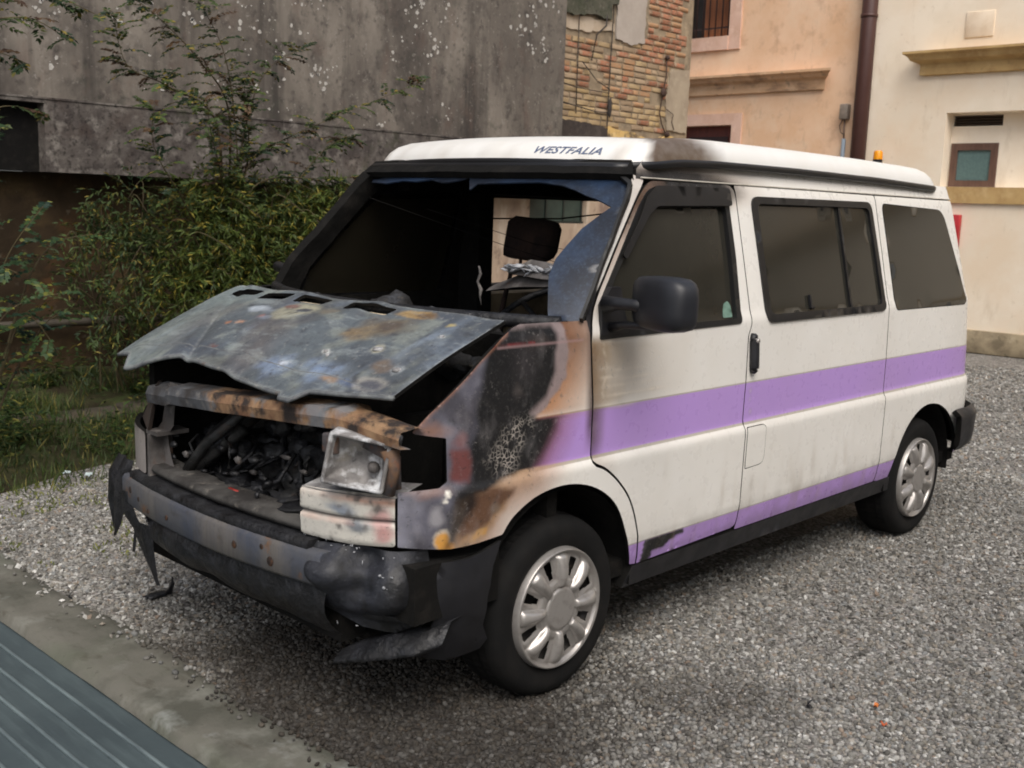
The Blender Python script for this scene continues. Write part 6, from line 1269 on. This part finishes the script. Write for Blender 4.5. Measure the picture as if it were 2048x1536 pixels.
# rough bank of weeds and grass with the low stone edge in it
gx_ = np.linspace(-4, 4.5, 70); gy_ = np.linspace(2.75, 5.79, 36); A_, B_ = np.meshgrid(gx_, gy_, indexing='ij')
ed = np.clip((B_-(2.95+.16*np.sin(A_*3)))/.5, 0, 1)*np.clip((2.6-A_)/.8, 0, 1); Zb = -.03+ed*(.07+.10*vnoise(np.stack([A_, B_], -1).reshape(-1, 2), 1.6, 6, 4).reshape(A_.shape)+.10*np.clip((B_-4.4)/1.2, 0, 1))
V = np.stack([A_, B_, Zb], -1).reshape(-1, 3); m_ = len(gy_)
link('grass_bank', mesh('grass_bank', V, np.array([(i*m_+j, (i+1)*m_+j, (i+1)*m_+j+1, i*m_+j+1) for i in range(len(gx_)-1) for j in range(m_-1)]), [weathered('weedy_soil', L(58, 58, 36), [(L(44, 36, 26), 3, .42, .62, .8), (L(64, 76, 40), 7, .5, .66, .8), (L(96, 84, 60), 12, .6, .74, .6)], .95, [(30, .7, .02)], spec=.2)], None, True), kind='structure')
def bank_z(x, y):
    e = np.clip((y-(2.95+.16*np.sin(x*3)))/.5, 0, 1)*np.clip((2.6-x)/.8, 0, 1); return -.03+e*(.07+.10*vnoise(np.array([[x, y]]), 1.6, 6, 4)[0]+.10*np.clip((y-4.4)/1.2, 0, 1))
gf = Foliage(33); rg = random.Random(33); wf_ = Foliage(34)
for q in range(9000):
    x = rg.uniform(-1.3, 2.4); y = 2.78+rg.random()**1.1*2.6; nv = vnoise(np.array([[x, y]]), 2.4, 12, 3)[0]
    if nv < .36 or (y < 3.1 and rg.random() > (y-2.7)*2.2): continue
    z = float(bank_z(x, y)); h = rg.uniform(.03, .10)*(1+1.6*(nv-.4))*(1+.5*(y > 3.6)); gf.leaf((x, y, z), (rg.uniform(-.6, .6), rg.uniform(-.7, .4), 1), (rg.uniform(-1, 1), -1, .2), h, .008, nv*.9, .6)
gf.put(leaf_mat('grass_blades', L(38, 54, 26), L(70, 86, 36), L(116, 108, 56)), None, 'grass')['kind'] = 'stuff'
for q in range(1700):
    x = rg.uniform(-1.1, 2.2); y = rg.uniform(3.15, 5.5); nv = vnoise(np.array([[x, y]]), 1.8, 22, 3)[0]
    if nv < .46: continue
    z = float(bank_z(x, y)); h = rg.uniform(.03, .28)*(.5+nv)
    for j in range(rg.randint(5, 10)):
        a = rg.uniform(0, 6.28); wf_.leaf((x+rg.uniform(-.04, .04), y+rg.uniform(-.04, .04), z+h*rg.random()), (math.cos(a), math.sin(a), rg.uniform(-.1, .7)), (0, 0, 1), rg.uniform(.035, .085), rg.uniform(.018, .04), nv*.8+rg.uniform(-.2, .2), .4)
wf_.put(leaf_mat('weed_leaves', L(34, 52, 28), L(66, 86, 38), L(112, 108, 50)), None, 'weeds')['kind'] = 'stuff'
# moss tufts at the border of the gravel
mf = Foliage(40)
for q in range(1500):
    x = rg.uniform(-.80, .5); y = rg.uniform(1.4, 3.0)
    if vnoise(np.array([[x, y]]), 3.2, 15, 3)[0] < .60-.10*(y-1.8): continue
    mf.leaf((x, y, -.002), (rg.uniform(-.8, .8), rg.uniform(-.8, .8), 1), (0, -1, .3), rg.uniform(.012, .035), .009, rg.random(), .5)
mf.put(leaf_mat('moss_tufts', L(84, 92, 50), L(116, 122, 62), L(150, 150, 80)), None, 'moss')['kind'] = 'stuff'
mb = MB(); rg = random.Random(2)
for q in range(1): pass
M_EDGE = weathered('earthy_concrete', L(72, 64, 50), [(L(50, 44, 34), 5, .42, .6, .8), (L(58, 66, 40), 7, .54, .7, .7), (L(104, 98, 84), 12, .6, .72, .6)], .95, [(30, .6, .012)])
es = thing('stone_edging', 'low broken concrete edging half hidden in the weeds at the left', 'edging', (-.3, 4.2, 0))
x = -2.6; k = 0
while x < 1.2:
    w_ = rg.uniform(.35, .75); MB().box((x, 4.15+.06*math.sin(k), -.05), (x+w_-.02, 4.42+.06*math.sin(k), .13+.03*rg.random()), bev=.03).put('edging_block', M_EDGE, es); x += w_; k += 1
# litter on the ground
def sheet(name, x, y, rz, w_, h_, m, label, cat, z=.012, grp=None):
    mb = MB(); V = []
    for i in range(5):
        for j in range(4): V.append(((i/4-.5)*w_, (j/3-.5)*h_, .006*math.sin(i*1.7+j)+.004*(i % 2)))
    mb.add(V, [(i*4+j, (i+1)*4+j, (i+1)*4+j+1, i*4+j+1) for i in range(4) for j in range(3)], 0, True); mb.add([(a, b, c-.002) for a, b, c in V], [(i*4+j, i*4+j+1, (i+1)*4+j+1, (i+1)*4+j) for i in range(4) for j in range(3)], 0, True)
    o = link(name, mb.mesh(name, m), None, (x, y, z), (0, 0, rz), label=label, category=cat)
    if grp: o['group'] = grp
M_PAPER = weathered('pale_paper', L(190, 204, 204), [(L(150, 160, 158), 20, .45, .6, .6)], .8)
sheet('paper_scrap', .075, 2.87, .9, .075, .035, M_PAPER, 'pale blue scrap of paper on the gravel at the edge of the grass', 'litter', .035)
sheet('paper_scrap', -.02, 2.96, .3, .055, .03, M_PAPER, 'small whitish scrap of paper lying in the grass edge behind the blue one', 'litter', .045)
sheet('dry_leaf', .745, -1.72, .3, .022, .014, weathered('orange_leaf', L(206, 120, 60), (), .7), 'tiny orange leaf on the gravel, the farther of two at the bottom right', 'leaf')
sheet('dry_leaf', .63, -1.80, 1.2, .026, .014, weathered('rusty_leaf', L(190, 96, 56), (), .7), 'tiny rust-red leaf on the gravel, the nearer of two at the bottom right', 'leaf')
mb = MB(); rg = random.Random(6)
def scrap(name, x, y, s_, seed, label):
    mb = MB(); mb.lump((0, 0, .01), (.05*s_, .025*s_, .012*s_), seed, .7, 2.5, 2); mb.tube([(-.05*s_, 0, .01), (-.06*s_, .01, .05*s_), (-.055*s_, .02, .075*s_)], [.012*s_, .008*s_, .004*s_], 6)
    link(name, mb.mesh(name, M_CHAR), None, (x, y, 0), (0, 0, seed), label=label, category='scrap')
scrap('burnt_plastic_scrap', -.57, .86, 1.1, 3, 'charred plastic scrap on the gravel below the hanging bumper strips')
scrap('burnt_plastic_scrap', .57, -1.56, .35, 4, 'tiny black scrap on the open gravel in front of the front wheel')
scrap('burnt_plastic_scrap', -.845, 1.06, .35, 5, 'small black scrap lying on the concrete kerb')
